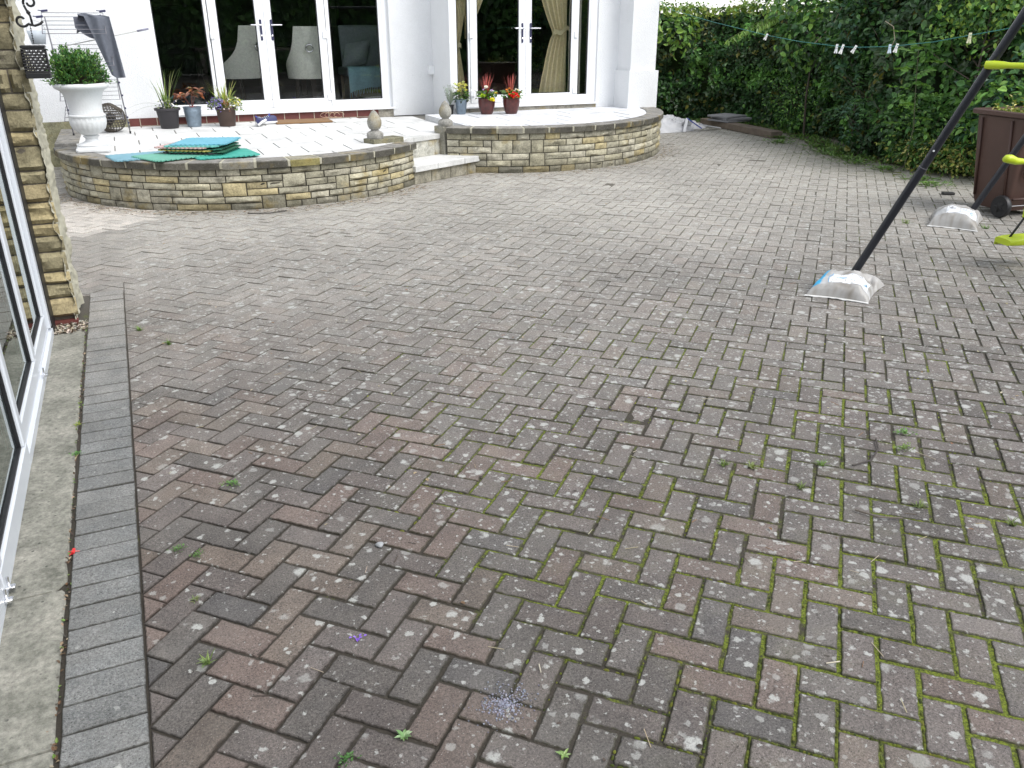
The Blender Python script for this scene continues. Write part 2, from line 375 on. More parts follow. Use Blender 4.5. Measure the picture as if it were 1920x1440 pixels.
# ---- ground under everything
b = MB(); b.box(-60, 60, -40, 80, -.6, -.05); tag(b.build('ground', M['soil']), kind='structure')

# ---- herringbone block paving
def clip(poly, a, bb, c):            # keep a*x+b*y>=c
    out = []
    for k in range(len(poly)):
        p, q = poly[k], poly[(k + 1) % len(poly)]
        dp, dq = a * p[0] + bb * p[1] - c, a * q[0] + bb * q[1] - c
        if dp >= 0: out.append(p)
        if dp * dq < 0:
            t = dp / (dp - dq); out.append((p[0] + (q[0] - p[0]) * t, p[1] + (q[1] - p[1]) * t))
    return out
def area(p): return abs(sum(p[k][0] * p[(k + 1) % len(p)][1] - p[(k + 1) % len(p)][0] * p[k][1] for k in range(len(p)))) / 2
def inset(poly, d):
    n = len(poly); cx = sum(p[0] for p in poly) / n; cy = sum(p[1] for p in poly) / n; out = []
    sgn = 1 if sum(poly[k][0] * poly[(k + 1) % n][1] - poly[(k + 1) % n][0] * poly[k][1] for k in range(n)) > 0 else -1
    for k in range(n):
        p0, p1, p2 = Vector(poly[k - 1]), Vector(poly[k]), Vector(poly[(k + 1) % n])
        e1, e2 = (p1 - p0), (p2 - p1)
        if e1.length < 1e-6 or e2.length < 1e-6: out.append(tuple(p1)); continue
        e1.normalize(); e2.normalize()
        n1 = Vector((-e1.y, e1.x)) * sgn; n2 = Vector((-e2.y, e2.x)) * sgn; m = n1 + n2
        kk = 1 + n1.dot(n2)
        if kk < .2: kk = .2
        q = p1 + m * d / kk; out.append((q.x, q.y))
    return out
def worn(poly, seg, amt):
    """rounded corners and slightly chipped sides"""
    out = []; n = len(poly)
    for k in range(n):
        p0, p1 = Vector(poly[k]), Vector(poly[(k + 1) % n]); e = p1 - p0; L = e.length
        if L < .02: out.append(tuple(p0)); continue
        e /= L; nn = Vector((-e.y, e.x)); m = max(2, int(L / seg)); c = random.uniform(.0022, .0052)
        for j in range(m + 1):
            t = c + (L - 2 * c) * j / m; q = p0 + e * t + nn * (amt * (random.random() ** 2.2) * (1 if 0 < j < m else .2)); out.append((q.x, q.y))
    return out
def paver(b, poly, col, moss, ztop=0.0, ch=.0045, tilt=.0035, rag=.0):
    n = len(poly)
    if n < 3 or area(poly) < .00025: return
    if rag > 0:
        s2_ = sum(poly[k][0] * poly[(k + 1) % n][1] - poly[(k + 1) % n][0] * poly[k][1] for k in range(n))
        if s2_ < 0: poly = poly[::-1]
        poly = worn(poly, .018, rag); n = len(poly)
    cx = sum(p[0] for p in poly) / n; cy = sum(p[1] for p in poly) / n
    tx, ty = random.gauss(0, tilt) * 2.2, random.gauss(0, tilt) * 2.2; dz = random.gauss(0, .0013)
    Z = lambda p, z: ztop + z + dz + (p[0] - cx) * tx + (p[1] - cy) * ty
    b.col = (*col, moss)
    inn = inset(poly, ch); inn2 = inset(poly, ch * .35)
    r0 = [b.p(p[0], p[1], -.04, 1.0) for p in poly]
    r1 = [b.p(p[0], p[1], Z(p, -ch * .95), 1.0) for p in poly]
    r15 = [b.p(p[0], p[1], Z(p, -ch * .28), .98) for p in inn2]
    r2 = [b.p(p[0], p[1], Z(p, 0), .955) for p in inn]
    c = b.p(cx, cy, Z((cx, cy), .0006), 0.0)
    mid = inset(poly, min(.035, .35 * math.sqrt(area(poly))))
    r3 = [b.p(p[0], p[1], Z(p, .0004), .35) for p in mid]
    for k in range(n):
        j = (k + 1) % n
        b.face(r0[k], r0[j], r1[j], r1[k]); b.face(r1[k], r1[j], r15[j], r15[k]); b.face(r15[k], r15[j], r2[j], r2[k]); b.face(r2[k], r2[j], r3[j], r3[k]); b.face(r3[k], r3[j], c)
U = Vector((math.sin(R(45)), math.cos(R(45)))); V = Vector((math.sin(R(45)), -math.cos(R(45))))
MOD = .1003; UVO = (0.498 * 1.6 / 1.55, 1.85 * 1.6 / 1.55)      # corner (u=2, v=0) of one block
def uv2(u, v):
    q = Vector(UVO) + U * (u - 2) * MOD + V * v * MOD; return (q.x, q.y)
def in_house(x, y):
    return (math.hypot(x - C1[0], y - C1[1]) < R1 - .25) or (math.hypot(x - C2[0], y - C2[1]) < R2 - .3 and x > 3.2) or (y > 11.9 and x < 7.0)
def brick_col(x, y):
    t = random.random()
    left = max(0, min(1, (2.2 - x) / 2.2)) * max(0, min(1, (5.5 - y) / 3))
    warm = Vector((.185, .122, .098)); tan = Vector((.19, .142, .108)); gry = Vector((.108, .098, .089)); blu = Vector((.088, .087, .090)); pink = Vector((.145, .118, .108))
    w = (.30 * left + .06, .16 * left + .05, .30, .04, .45)
    c = random.choices((warm, tan, gry, blu, pink), w)[0]
    base = Vector((.122, .109, .100)); c = base.lerp(c, .27 + .18 * left)
    c = c * random.uniform(.87, 1.13)
    far = max(0, min(1, (y + .25 * x - 3.0) / 5)); c = c.lerp(Vector((.355, .335, .295)), far * .80)  # paler with distance: lichen and dust, plus grazing sky sheen put into colour
    c = c * (1 + .22 * nz(x, y, 9, .8) + .12 * nz(x, y, 4, 2.1))
    if y > 5.9 and x < .12 and y > 7.60 + .8 * (x + .52) and y < 9.2: c = Vector((.45, .415, .37)) * random.uniform(.9, 1.1)
    d = seg_dist(x, y)
    if d < 1.5: c = c.lerp(Vector((.16, .155, .085)), .6 * (1 - d / 1.5))
    return tuple(c * 1.10)
b = MB(); count = 0
c24, s24 = math.cos(R(24.3)), math.sin(R(24.3))
for iu in range(-16, 170):
    for iv in range(-130, 110):
        k = (iu + iv) % 4
        if k not in (0, 2): continue
        # k=0: block lies along u, cells (iu,iv),(iu+1,iv); k=2: along v, cells (iu,iv),(iu,iv+1)
        cx, cy = uv2(iu + (1 if k == 0 else .5), iv + (.5 if k == 0 else 1))
        if cy < .35 or cy > 14.2 or cx < -1.3 or cx > 11.5: continue
        fh = cx * s24 + cy * c24; rt = cx * c24 - cy * s24
        if fh < .3 or abs(rt) > fh * .80 + 2.2: continue
        if in_house(cx, cy): continue
        if seg_dist(cx, cy) < .02 and cy < 12: continue
        if cy < 11.0 and cx > 11.2: continue
        jt = (.0024 + .0030 * max(0, min(1, (cx + .2) / 2.5))) * random.uniform(.75, 1.35) * (1 - .55 * max(0, min(1, (cy + .15 * cx - 1.8) / 2.6)))
        if k == 0: rect = [uv2(iu, iv), uv2(iu + 2, iv), uv2(iu + 2, iv + 1), uv2(iu, iv + 1)]
        else: rect = [uv2(iu, iv), uv2(iu + 1, iv), uv2(iu + 1, iv + 2), uv2(iu, iv + 2)]
        # small laying errors
        ang = random.gauss(0, .006); ox, oy = random.gauss(0, .0009), random.gauss(0, .0009)
        ca, sa = math.cos(ang), math.sin(ang)
        rect = [(cx + (p[0] - cx) * ca - (p[1] - cy) * sa + ox, cy + (p[0] - cx) * sa + (p[1] - cy) * ca + oy) for p in rect]
        rect = inset(rect, jt)
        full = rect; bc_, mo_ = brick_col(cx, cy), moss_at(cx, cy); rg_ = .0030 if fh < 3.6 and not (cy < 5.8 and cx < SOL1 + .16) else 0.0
        ch_ = .0042 - .0020 * max(0, min(1, (cy - 2) / 3))
        if cy < 6.1 and cx < .1:
            rect = clip(full, 1, 0, SOL1 + .003); cap = clip(full, 0, 1, 5.79)
            if len(cap) >= 3: cap = clip(cap, -1, 0, -(SOL1 + .0005))
            if len(cap) >= 3: paver(b, cap, bc_, mo_, ch=ch_)
        if len(rect) < 3: continue
        paver(b, rect, bc_, mo_, ch=ch_, rag=rg_); count += 1
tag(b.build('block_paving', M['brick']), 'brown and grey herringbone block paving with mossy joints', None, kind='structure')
# soldier course
b = MB(); y = .45
while y < 5.78:
    w = .1055; j = .0022
    poly = [(SOL0 + random.gauss(0, .0012), y + j), (SOL1 - .003, y + j + random.gauss(0, .001)), (SOL1 - .003 + random.gauss(0, .001), y + w - j), (SOL0 + random.gauss(0, .0012), y + w - j)]
    t = random.uniform(.88, 1.1); c = (.185 * t, .186 * t, .180 * t)
    if y > 3.6: c = tuple(Vector(c).lerp(Vector((.29, .275, .25)), min(.8, (y - 3.6) * .45)))
    paver(b, poly, c, .02, .002, .003, .002); y += w
tag(b.build('border_paving', M['brick']), 'grey block border course beside the concrete strip', None, kind='structure')
# joint bed: fine sheet just below the block tops, mossy where the yard is mossy
b = MB(); nx, ny = 105, 120
I = []
for i in range(nx + 1):
    row = []
    for j in range(ny + 1):
        x = -1.4 + 13.0 * i / nx; y = .2 + 14.4 * j / ny
        mm = moss_at(x, y) if x > SOL1 else 0; b.col = (mm, mm, mm)
        row.append(b.p(x, y, -.0062 + mm * .0022 + .0022 * max(0, min(1, (y - 3) / 4))))
    I.append(row)
for i in range(nx):
    for j in range(ny): b.face(I[i][j], I[i + 1][j], I[i + 1][j + 1], I[i][j + 1])
tag(b.build('joint_bed', M['joint']), kind='structure')
# concrete strip by the conservatory, in three bays with broken edges
for k, (y0, y1) in enumerate(((.3, 1.78), (1.787, 2.455), (2.462, 5.18))):
    b = MB(); n = max(6, int((y1 - y0) / .05)); A = []
    for i in range(n + 1):
        y = y0 + (y1 - y0) * i / n; r = SOL0 - .014 + .007 * nz(y * 14, k, 1) - (.03 if i == 0 and k == 2 else 0)
        A.append((b.p(-.9, y, .004 + .001 * k), b.p(r - .006, y + (.004 * nz(y * 30)), .004 + .001 * k), b.p(r, y, -.003), b.p(r, y, -.045)))
    for P_, Q_ in zip(A, A[1:]):
        for q in range(3): b.face(P_[q], P_[q + 1], Q_[q + 1], Q_[q])
    b.face(A[0][0], A[0][1], A[0][2], A[0][3]) ; b.face(*A[-1][::-1])
    tag(b.build('concrete_path', M['concrete']), kind='structure')

# ------------------------------------------------------------------ terrace walls
def arc_wall(name, C, Rr, a0, a1, ztop, label, seed, thick=.22, step_gap=None):
    """coursed rock-faced walling on an arc; angles in degrees, measured clockwise from the -Y side"""
    rnd = random.Random(seed)
    root = thing(name, label, 'garden wall', (C[0], C[1] - Rr, 0))
    P = lambda a, r, z: (C[0] + r * math.sin(a), C[1] - r * math.cos(a), z)
    cop = .066; H = ztop - cop; a0, a1 = R(a0), R(a1); courses = 6; ch = H / courses
    mb = MB(); n = 80
    for r_in, r_out in ((Rr - thick, Rr - .016),):
        rows = []
        for i in range(n + 1):
            a = a0 + (a1 - a0) * i / n; rows.append([mb.p(P(a, r_out, -.04)), mb.p(P(a, r_out, H)), mb.p(P(a, r_in, H)), mb.p(P(a, r_in, -.04))])
        for A, B in zip(rows, rows[1:]):
            for k in range(4): mb.face(A[k], B[k], B[(k + 1) % 4], A[(k + 1) % 4])
        mb.face(*rows[0]); mb.face(*rows[-1][::-1])
    mb.build('mortar', M['mortar'], root)
    st = MB(); used = {}
    def block(aa, ab, z0, z1, col):
        st.col = col; nu = max(3, int((ab - aa) * Rr / .035)); nv = 3 if z1 - z0 < .08 else 5; sd = rnd.random() * 100; prot = rnd.uniform(-.003, .006)
        I = []
        for i in range(nu + 1):
            row = []
            for j in range(nv + 1):
                u, v = i / nu, j / nv; edge = min(u * nu, (nu - u * nu), v * nv, nv - v * nv)
                a = aa + (ab - aa) * u; z = z0 + (z1 - z0) * v
                r = Rr + prot + (.018 * nz(a * 16 + sd, z * 26, sd) + .014 * nz(a * 50, z * 70, sd) if edge > .01 else -.011)
                if edge < .01: a += .0012 * nz(a * 50, z * 50, sd); z += .0025 * nz(a * 40, z * 40, sd + 5)
                row.append(st.p(P(a, r, z)))
            I.append(row)
        for i in range(nu):
            for j in range(nv): st.face(I[i][j], I[i + 1][j], I[i + 1][j + 1], I[i][j + 1])
        # returns into the joint
        ring = [I[i][0] for i in range(nu + 1)] + [I[nu][j] for j in range(1, nv + 1)] + [I[i][nv] for i in range(nu - 1, -1, -1)] + [I[0][j] for j in range(nv - 1, 0, -1)]
        back = []
        for q in ring:
            x, y, z = st.v[q]; d = math.hypot(x - C[0], y - C[1]); f = (Rr - .03) / d; back.append(st.p(C[0] + (x - C[0]) * f, C[1] + (y - C[1]) * f, z))
        m = len(ring)
        for k in range(m): st.face(ring[k], back[k], back[(k + 1) % m], ring[(k + 1) % m])
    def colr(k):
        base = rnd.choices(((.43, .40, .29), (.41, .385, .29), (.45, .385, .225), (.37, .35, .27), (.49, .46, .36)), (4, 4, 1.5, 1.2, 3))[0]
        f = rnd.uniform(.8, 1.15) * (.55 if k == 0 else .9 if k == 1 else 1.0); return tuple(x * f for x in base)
    jt = .0058 / Rr
    blocked = [[] for _ in range(courses + 1)]
    for k in range(courses):
        a = a0 + rnd.uniform(0, .04)
        if k: a = a0
        while a < a1 - .01:
            L = rnd.choice((.15, .19, .22, .25, .29, .33)) / Rr
            skip = [q for q in blocked[k] if q[0] - .002 <= a + .001 < q[1]]
            if skip: a = skip[0][1]; continue
            nxt = [q[0] for q in blocked[k] if q[0] > a]
            e = min([a + L, a1] + nxt)
            if nxt and min(nxt) - e < .03: e = min(nxt)
            if a1 - e < .03: e = a1
            dbl = k < courses - 1 and rnd.random() < .13 and .13 / Rr < (e - a) < .27 / Rr and not [q for q in blocked[k + 1] if q[0] < e and q[1] > a]
            z0, z1 = k * ch + (0 if k == 0 else .004), (k + (2 if dbl else 1)) * ch - .0055
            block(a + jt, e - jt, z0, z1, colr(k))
            if dbl: blocked[k + 1].append((a, e))
            a = e
    st.build('stonework', M['stone'], root, smooth=True, angle=50)
    cp = MB(); mj = MB(); a = a0; ov = .032
    while a < a1 - .005:
        e = min(a + .305 / Rr, a1)
        if a1 - e < .04: e = a1
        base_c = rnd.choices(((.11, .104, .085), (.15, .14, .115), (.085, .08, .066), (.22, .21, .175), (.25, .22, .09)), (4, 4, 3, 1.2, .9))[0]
        g_ = .013 / Rr; n = 6; rows = []
        for i in range(n + 1):
            aa = a + g_ + (e - a - 2 * g_) * i / n; t = .002 * nz(aa * 40, 1, seed)
            ro, ri = Rr + ov + t, Rr - .20
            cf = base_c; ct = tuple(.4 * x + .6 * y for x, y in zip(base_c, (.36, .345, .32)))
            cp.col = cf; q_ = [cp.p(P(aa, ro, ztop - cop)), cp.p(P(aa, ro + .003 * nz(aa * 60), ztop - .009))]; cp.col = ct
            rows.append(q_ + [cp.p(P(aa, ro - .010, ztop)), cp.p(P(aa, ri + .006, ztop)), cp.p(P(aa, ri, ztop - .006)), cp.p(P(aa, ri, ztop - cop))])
        for A, B in zip(rows, rows[1:]):
            for k in range(6): cp.face(A[k], B[k], B[(k + 1) % 6], A[(k + 1) % 6])
        cp.face(*rows[0]); cp.face(*rows[-1][::-1])
        if e < a1 - .001:     # pale pointing between the copings
            rows = []
            for i in range(3):
                aa = e - g_ * 1.02 + 2.04 * g_ * i / 2; rows.append([mj.p(P(aa, Rr + ov - .006 - .004 * (i != 1), ztop - cop + .004)), mj.p(P(aa, Rr + ov - .006, ztop - .005)), mj.p(P(aa, Rr - .198, ztop - .003)), mj.p(P(aa, Rr - .198, ztop - cop + .004))])
            for A, B in zip(rows, rows[1:]):
                for k in range(4): mj.face(A[k], B[k], B[(k + 1) % 4], A[(k + 1) % 4])
        a = e
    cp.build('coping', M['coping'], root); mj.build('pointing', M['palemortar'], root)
    return root
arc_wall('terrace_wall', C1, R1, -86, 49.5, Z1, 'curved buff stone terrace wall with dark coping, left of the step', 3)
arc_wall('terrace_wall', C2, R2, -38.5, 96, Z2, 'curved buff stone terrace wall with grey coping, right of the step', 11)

b = MB(); rt = thing('terrace_wall', 'short straight wall with pale coping joining the left terrace to the house behind the urn', 'garden wall', (-.6, 11.0, 0))
b.col = (.34, .31, .22)
for k in range(6):
    for j in range(6): t = random.uniform(.8, 1.1); b.col = (.38 * t, .35 * t, .25 * t); b.obox((-.62, 10.30 + .26 * j + .13, .032 + .064 * k), (.085, 0, 0), (0, .126, 0), (0, 0, .029), .006)
b.build('stonework', M['stone'], rt)
b = MB()
for j in range(5): t = random.uniform(.85, 1.1); b.col = (.24 * t, .23 * t, .21 * t); b.obox((-.615, 10.30 + .302 * j + .15, Z1 - .034), (.118, 0, 0), (0, .146, 0), (0, 0, .032), .006)
b.build('coping', M['coping'], rt)
# ---- paving of the two terraces, laid as 447 mm slabs with open joints
def slabs(name, x0, x1, y0, y1, z, inside, rows, kindcol=(.68, .68, .665)):
    b = MB(); r = 0; y = y1
    for (dep, off) in rows:
        ya = y - dep; x = x0 + off - .447
        while x < x1:
            p = [(x + .0055, ya + .004), (x + .4415, ya + .004), (x + .4415, y - .004), (x + .0055, y - .004)]
            # trim against the arc with a polygon of short chords
            C, Rr = inside
            for k in range(-84, 90, 4):
                a = R(k); p = clip(p, -math.sin(a), math.cos(a), -(C[0] * math.sin(a) - C[1] * math.cos(a)) - Rr)
                if len(p) < 3: break
            if len(p) >= 3: p = clip(p, 1, 0, x0)
            if len(p) >= 3: p = clip(p, -1, 0, -x1)
            if len(p) >= 3:
                t = random.uniform(.93, 1.04); paver(b, p, tuple(c * t for c in kindcol), 0, z, .003, .0012)
            x += .447
        y = ya
        if y < y0: break
    b.build(name, M['slab']); return b
b = MB()
def chord_poly(C, Rr, a0, a1, extra): return [(C[0] + Rr * math.sin(R(a0 + (a1 - a0) * k / 40)), C[1] - Rr * math.cos(R(a0 + (a1 - a0) * k / 40))) for k in range(41)] + extra
o = None
rows1 = [(.17, .0), (.425, .12), (.425, .355), (.43, .13), (.45, .375), (.44, .13), (.44, .36), (.44, .13), (.44, .36)]
slabs('patio_paving', -.72, 2.95, 8.2, FY1, Z1 - .012, (C1, R1 - .205), rows1)
tag(bpy.data.objects['patio_paving'], kind='structure')
b = MB(); b.prism(chord_poly(C1, R1 - .19, -90, 42, [(2.56, 9.24), (3.52, 9.76), (4.12, 10.3), (4.12, FY1), (-.72, FY1)]), .02, Z1 - .022)
tag(b.build('patio_base', simple('joint_grit', (.20, .19, .165), .95, .3, 40, .5, 90)), kind='structure')
# lower terrace paving between the two arcs
b = MB()
for (dep, off, y) in ((.425, .12, FY1 - .17), (.425, .355, FY1 - .595), (.43, .13, FY1 - 1.02), (.45, .375, FY1 - 1.45), (.44, .13, FY1 - 1.90)):
    x = -.72 + off - .447
    while x < 4.2:
        p = [(x + .004, y - dep + .004), (x + .443, y - dep + .004), (x + .443, y - .004), (x + .004, y - .004)]
        p = clip(p, 1, 0, 2.954)
        if len(p) >= 3: p = clip(p, -1, 0, -4.1)
        if len(p) >= 3: p = clip(p, -.66, .75, -.66 * 2.98 + .75 * 9.30)
        # stop at the raised terrace
        if len(p) >= 3: p = clip(p, -1, 0, -3.72)
        if len(p) >= 3: t = random.uniform(.93, 1.04); paver(b, p, (.68 * t, .68 * t, .665 * t), 0, Z1 - .012, .003, .0012)
        x += .447
tag(b.build('patio_paving', M['slab']), kind='structure')
slabs('raised_patio_paving', 3.72, 7.3, 8.8, FY2, Z2 - .010, (C2, R2 - .205), [(.3, .2), (.44, .05), (.44, .27), (.44, .05), (.44, .27), (.44, .1)], (.70, .71, .73))
tag(bpy.data.objects['raised_patio_paving'], kind='structure')
b = MB(); b.prism(chord_poly(C2, R2 - .19, -29, 92, [(7.1, FY2), (3.74, FY2)]), .02, Z2 - .02)
tag(b.build('raised_patio_base', simple('joint_grit', (.2, .2, .2))), kind='structure')

# ---- step between the two walls
st = thing('garden_step', 'pale slab step between the two curved terrace walls', 'step', (3.35, 9.1, 0))
F0, F1 = Vector((2.80, 8.80, 0)), Vector((3.93, 9.38, 0)); d = (F1 - F0).normalized(); nb = Vector((-d.y, d.x, 0))
b = MB()
b.col = (.17, .155, .115)
L = (F1 - F0).length
x = 0
while x < L - .02:
    w = min(random.uniform(.2, .32), L - x); tq = random.uniform(.8, 1.15); b.col = tuple(c * tq for c in (.30, .28, .22))
    b.obox(F0 + d * (x + w / 2) + nb * .10 + Vector((0, 0, .068)), d * (w / 2 - .003), nb * .1, (0, 0, .068), .006); x += w
b.build('riser', M['stone'], st)
b = MB(); x = -.02
for w in (.36, .45, .40):
    tq = random.uniform(.95, 1.03); b.col = tuple(c * tq for c in (.66, .66, .64))
    b.obox(F0 + d * (x + w / 2) + nb * .21 + Vector((0, 0, .170)), d * (w / 2 - .0025), nb * .25, (0, 0, .032), .004); x += w
b.build('tread', M['slab'], st)
b = MB(); B0 = F0 + nb * .42 + d * .02; x = 0     # upper riser up to the patio
for w in (.36, .40, .36, .3):
    tq = random.uniform(.9, 1.05); b.col = tuple(c * tq for c in (.50, .49, .43)); b.obox(B0 + d * (x + w / 2) + nb * .06 + Vector((0, 0, .29)), d * (w / 2 - .002), nb * .06, (0, 0, .09), .004); x += w
b.build('riser', M['stone'], st)
b = MB(); x = -.1
for w in (.5, .45, .45, .12):
    b.col = (.54, .54, .52); b.obox(B0 + d * (x + w / 2) + nb * .12 + Vector((0, 0, .4095)), d * (w / 2 - .002), nb * .135, (0, 0, .0275), .004); x += w
b.build('nosing', M['slab'], st)

# ------------------------------------------------------------------ house
house = thing('house', 'white rendered house with two pairs of glazed doors onto the terrace', 'house', (3.3, FY1, 0))
def wallbox(mb, x0, x1, y0, y1, z0, z1): mb.box(x0, x1, y0, y1, z0, z1)
b = MB(); T = .3
# left bay: openings X .44..3.50, z .56..2.62
b.box(-3.6, .44, FY1, FY1 + T, .53, 5.2); b.box(.44, 3.50, FY1, FY1 + T, 2.62, 5.2); b.box(3.50, 4.10, FY1 - .02, FY1 + T, .44, 5.2)
b.build('wall', M['render'], house)
b = MB()  # right bay stands forward of the left one
b.box(4.10, 4.16, FY2 + .05, FY1 + T, .44, 5.2); b.box(4.10, 4.16, FY2, FY2 + .05, .50, 5.2)
b.box(4.16, 6.36, FY2, FY2 + T, 2.62, 5.2); b.box(6.36, 6.70, FY2, FY2 + T, .30, 5.2); b.box(6.70, 7.12, FY2 - .37, FY2 + T, .10, 5.2)
b.box(6.665, 7.155, FY2 - .405, FY2 + .1, .0, 1.02); b.box(6.9, 7.12, FY2 + T, 17, 0, 5.2); b.box(4.16, 6.36, FY2 + .002, FY2 + T, .0, .555)
b.build('wall', M['render'], house)
b = MB(); b.col = (.26, .25, .16); b.box(-3.6, .05, FY1 - .03, FY1 + .2, 0, .528); b.build('plinth', M['stone'], house)
b = MB(); b.box(.05, 3.28, FY1 - .012, FY1 + .2, .40, .535); b.build('sill_course', M['redbrick'], house)
b = MB(); b.col = (.33, .31, .26); b.box(3.28, 3.5, FY1 - .014, FY1 + .2, .40, .538); b.box(4.17, 6.36, FY2 - .012, FY2 + .001, .50, .563); b.build('sill_course', M['stone'], house)
b = MB()
b.box(.17, 3.27, FY1 - .0135, FY1 - .011, .440, .445)
for k in range(16): b.box(.17 + k * .2, .178 + k * .2, FY1 - .0135, FY1 - .010, .4451, .534)
b.build('pointing', M['palemortar'], house)
b = MB(); b.box(4.035, 4.12, FY1 - .10, FY1 - .021, .98, 1.10); b.build('air_vent', M['upvc'], house)

def frame_rect(mb, x0, x1, y0, y1, z0, z1, st_, rl, rt, bev=.006):
    """rectangular frame lying in the XZ plane: stiles between the rails"""
    mb.obox(((x0 + x1) / 2, (y0 + y1) / 2, z0 + rl / 2), ((x1 - x0) / 2, 0, 0), (0, (y1 - y0) / 2, 0), (0, 0, rl / 2), bev)
    mb.obox(((x0 + x1) / 2, (y0 + y1) / 2, z1 - rt / 2), ((x1 - x0) / 2, 0, 0), (0, (y1 - y0) / 2, 0), (0, 0, rt / 2), bev)
    for xa in (x0, x1 - st_): mb.obox((xa + st_ / 2, (y0 + y1) / 2, (z0 + rl + z1 - rt) / 2), (st_ / 2, 0, 0), (0, (y1 - y0) / 2, 0), (0, 0, (z1 - rt - z0 - rl) / 2 + .0005), bev)
def glazed(part, parent, x0, x1, Y, z0, z1, st_=.06, rl=.07, rt=.07, dep=.06):
    b = MB(); frame_rect(b, x0, x1, Y, Y + dep, z0, z1, st_, rl, rt)
    fr = sub(b.build(part, M['upvc'], parent), parent)
    b = MB(); e = .012
    frame_rect(b, x0 + st_ - .001, x1 - st_ + .001, Y + .012, Y + .03, z0 + rl - .001, z1 - rt + .001, e, e, e, 0)
    b.build('gasket', M['gasket'], fr)
    b = MB(); b.box(x0 + st_ + e - .004, x1 - st_ - e + .004, Y + .018, Y + .026, z0 + rl + e - .004, z1 - rt - e + .004); b.build('pane', M['glass'], fr)
    return fr
def handle(fr, x, Y, z, sgn):
    b = MB(); b.obox((x, Y - .006, z - .06), (.014, 0, 0), (0, .006, 0), (0, 0, .125), .005); b.build('handle_plate', M['bluegrey'], fr)
    b = MB(); b.tube([(x, Y - .01, z), (x, Y - .05, z), (x + sgn * .02, Y - .055, z), (x + sgn * .13, Y - .055, z)], [.010, .010, .010, .008], 10); b.build('handle', M['chrome'], fr); b = MB(); b.lathe([(.004, -.016), (.011, -.014), (.011, 0), (.004, .004)], (x, Y - .012, z - .13), 10, M=Matrix.Rotation(R(90), 3, 'X')); b.build('lock_cylinder', M['chrome'], fr)
def hinge(fr, x, Y, z):
    b = MB(); b.obox((x, Y - .010, z), (.028, 0, 0), (0, .010, 0), (0, 0, .045), .006); b.build('hinge', M['upvc'], fr)
G1 = FY1 + .05
b = MB(); b.box(.44, 3.50, G1 - .005, G1 + .075, .56, .60); b.box(.44, 3.5, G1 - .005, G1 + .075, 2.55, 2.62); b.box(.44, .475, G1 - .004, G1 + .07, .60, 2.55); b.box(3.42, 3.5, G1 - .004, G1 + .07, .60, 2.55)
b.box(.42, 3.52, FY1 - .045, G1 + .03, .535, .5595)
b.build('door_frame', M['upvc'], house)
w = glazed('window', house, .475, 1.16, G1, .60, 2.55, .04)
d1 = glazed('door', house, 1.17, 1.85, G1 - .012, .602, 2.548, .105, .10, .09); d2 = glazed('door', house, 1.853, 2.64, G1 - .012, .602, 2.548, .095, .10, .09)
handle(d1, 1.80, G1 - .012, 1.62, -1); handle(d2, 1.935, G1 - .012, 1.62, 1)
for q in (1.5, .72): hinge(d1, 1.19, G1 - .012, q); hinge(d2, 2.62, G1 - .012, q)
w = glazed('window', house, 2.65, 3.42, G1, .60, 2.55, .05)
G2 = FY2 + .03
b = MB(); b.box(4.16, 6.36, G2 - .005, G2 + .075, .585, .625); b.box(4.16, 6.36, G2 - .005, G2 + .075, 2.55, 2.62); b.box(4.16, 4.19, G2 - .004, G2 + .07, .625, 2.55); b.box(6.25, 6.36, G2 - .004, G2 + .07, .625, 2.55)
b.box(4.165, 6.38, FY2 - .04, G2 + .02, .566, .5845)
b.build('door_frame', M['upvc'], house)
glazed('window', house, 4.19, 4.40, G2, .625, 2.55, .025)
d3 = glazed('door', house, 4.405, 5.225, G2 - .012, .627, 2.548, .10, .10, .09); d4 = glazed('door', house, 5.228, 6.03, G2 - .012, .627, 2.548, .09, .10, .09)
handle(d3, 5.175, G2 - .012, 1.58, -1); handle(d4, 5.30, G2 - .012, 1.58, 1)
for q in (1.5, .76): hinge(d3, 4.42, G2 - .012, q); hinge(d4, 6.01, G2 - .012, q)
glazed('window', house, 6.035, 6.25, G2, .625, 2.55, .03)
# rooms behind the glass
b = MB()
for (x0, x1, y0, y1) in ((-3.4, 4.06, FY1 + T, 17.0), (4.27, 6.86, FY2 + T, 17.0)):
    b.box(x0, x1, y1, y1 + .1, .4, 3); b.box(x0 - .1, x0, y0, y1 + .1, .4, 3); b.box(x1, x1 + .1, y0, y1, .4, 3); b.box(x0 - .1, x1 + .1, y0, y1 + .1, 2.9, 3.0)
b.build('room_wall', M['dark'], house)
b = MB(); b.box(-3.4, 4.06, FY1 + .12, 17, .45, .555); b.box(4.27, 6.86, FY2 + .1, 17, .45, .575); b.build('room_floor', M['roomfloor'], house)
b = MB(); b.box(-4, 7.2, FY1 + T, 17.2, 5.0, 5.2); b.build('roof', M['dark'], house)

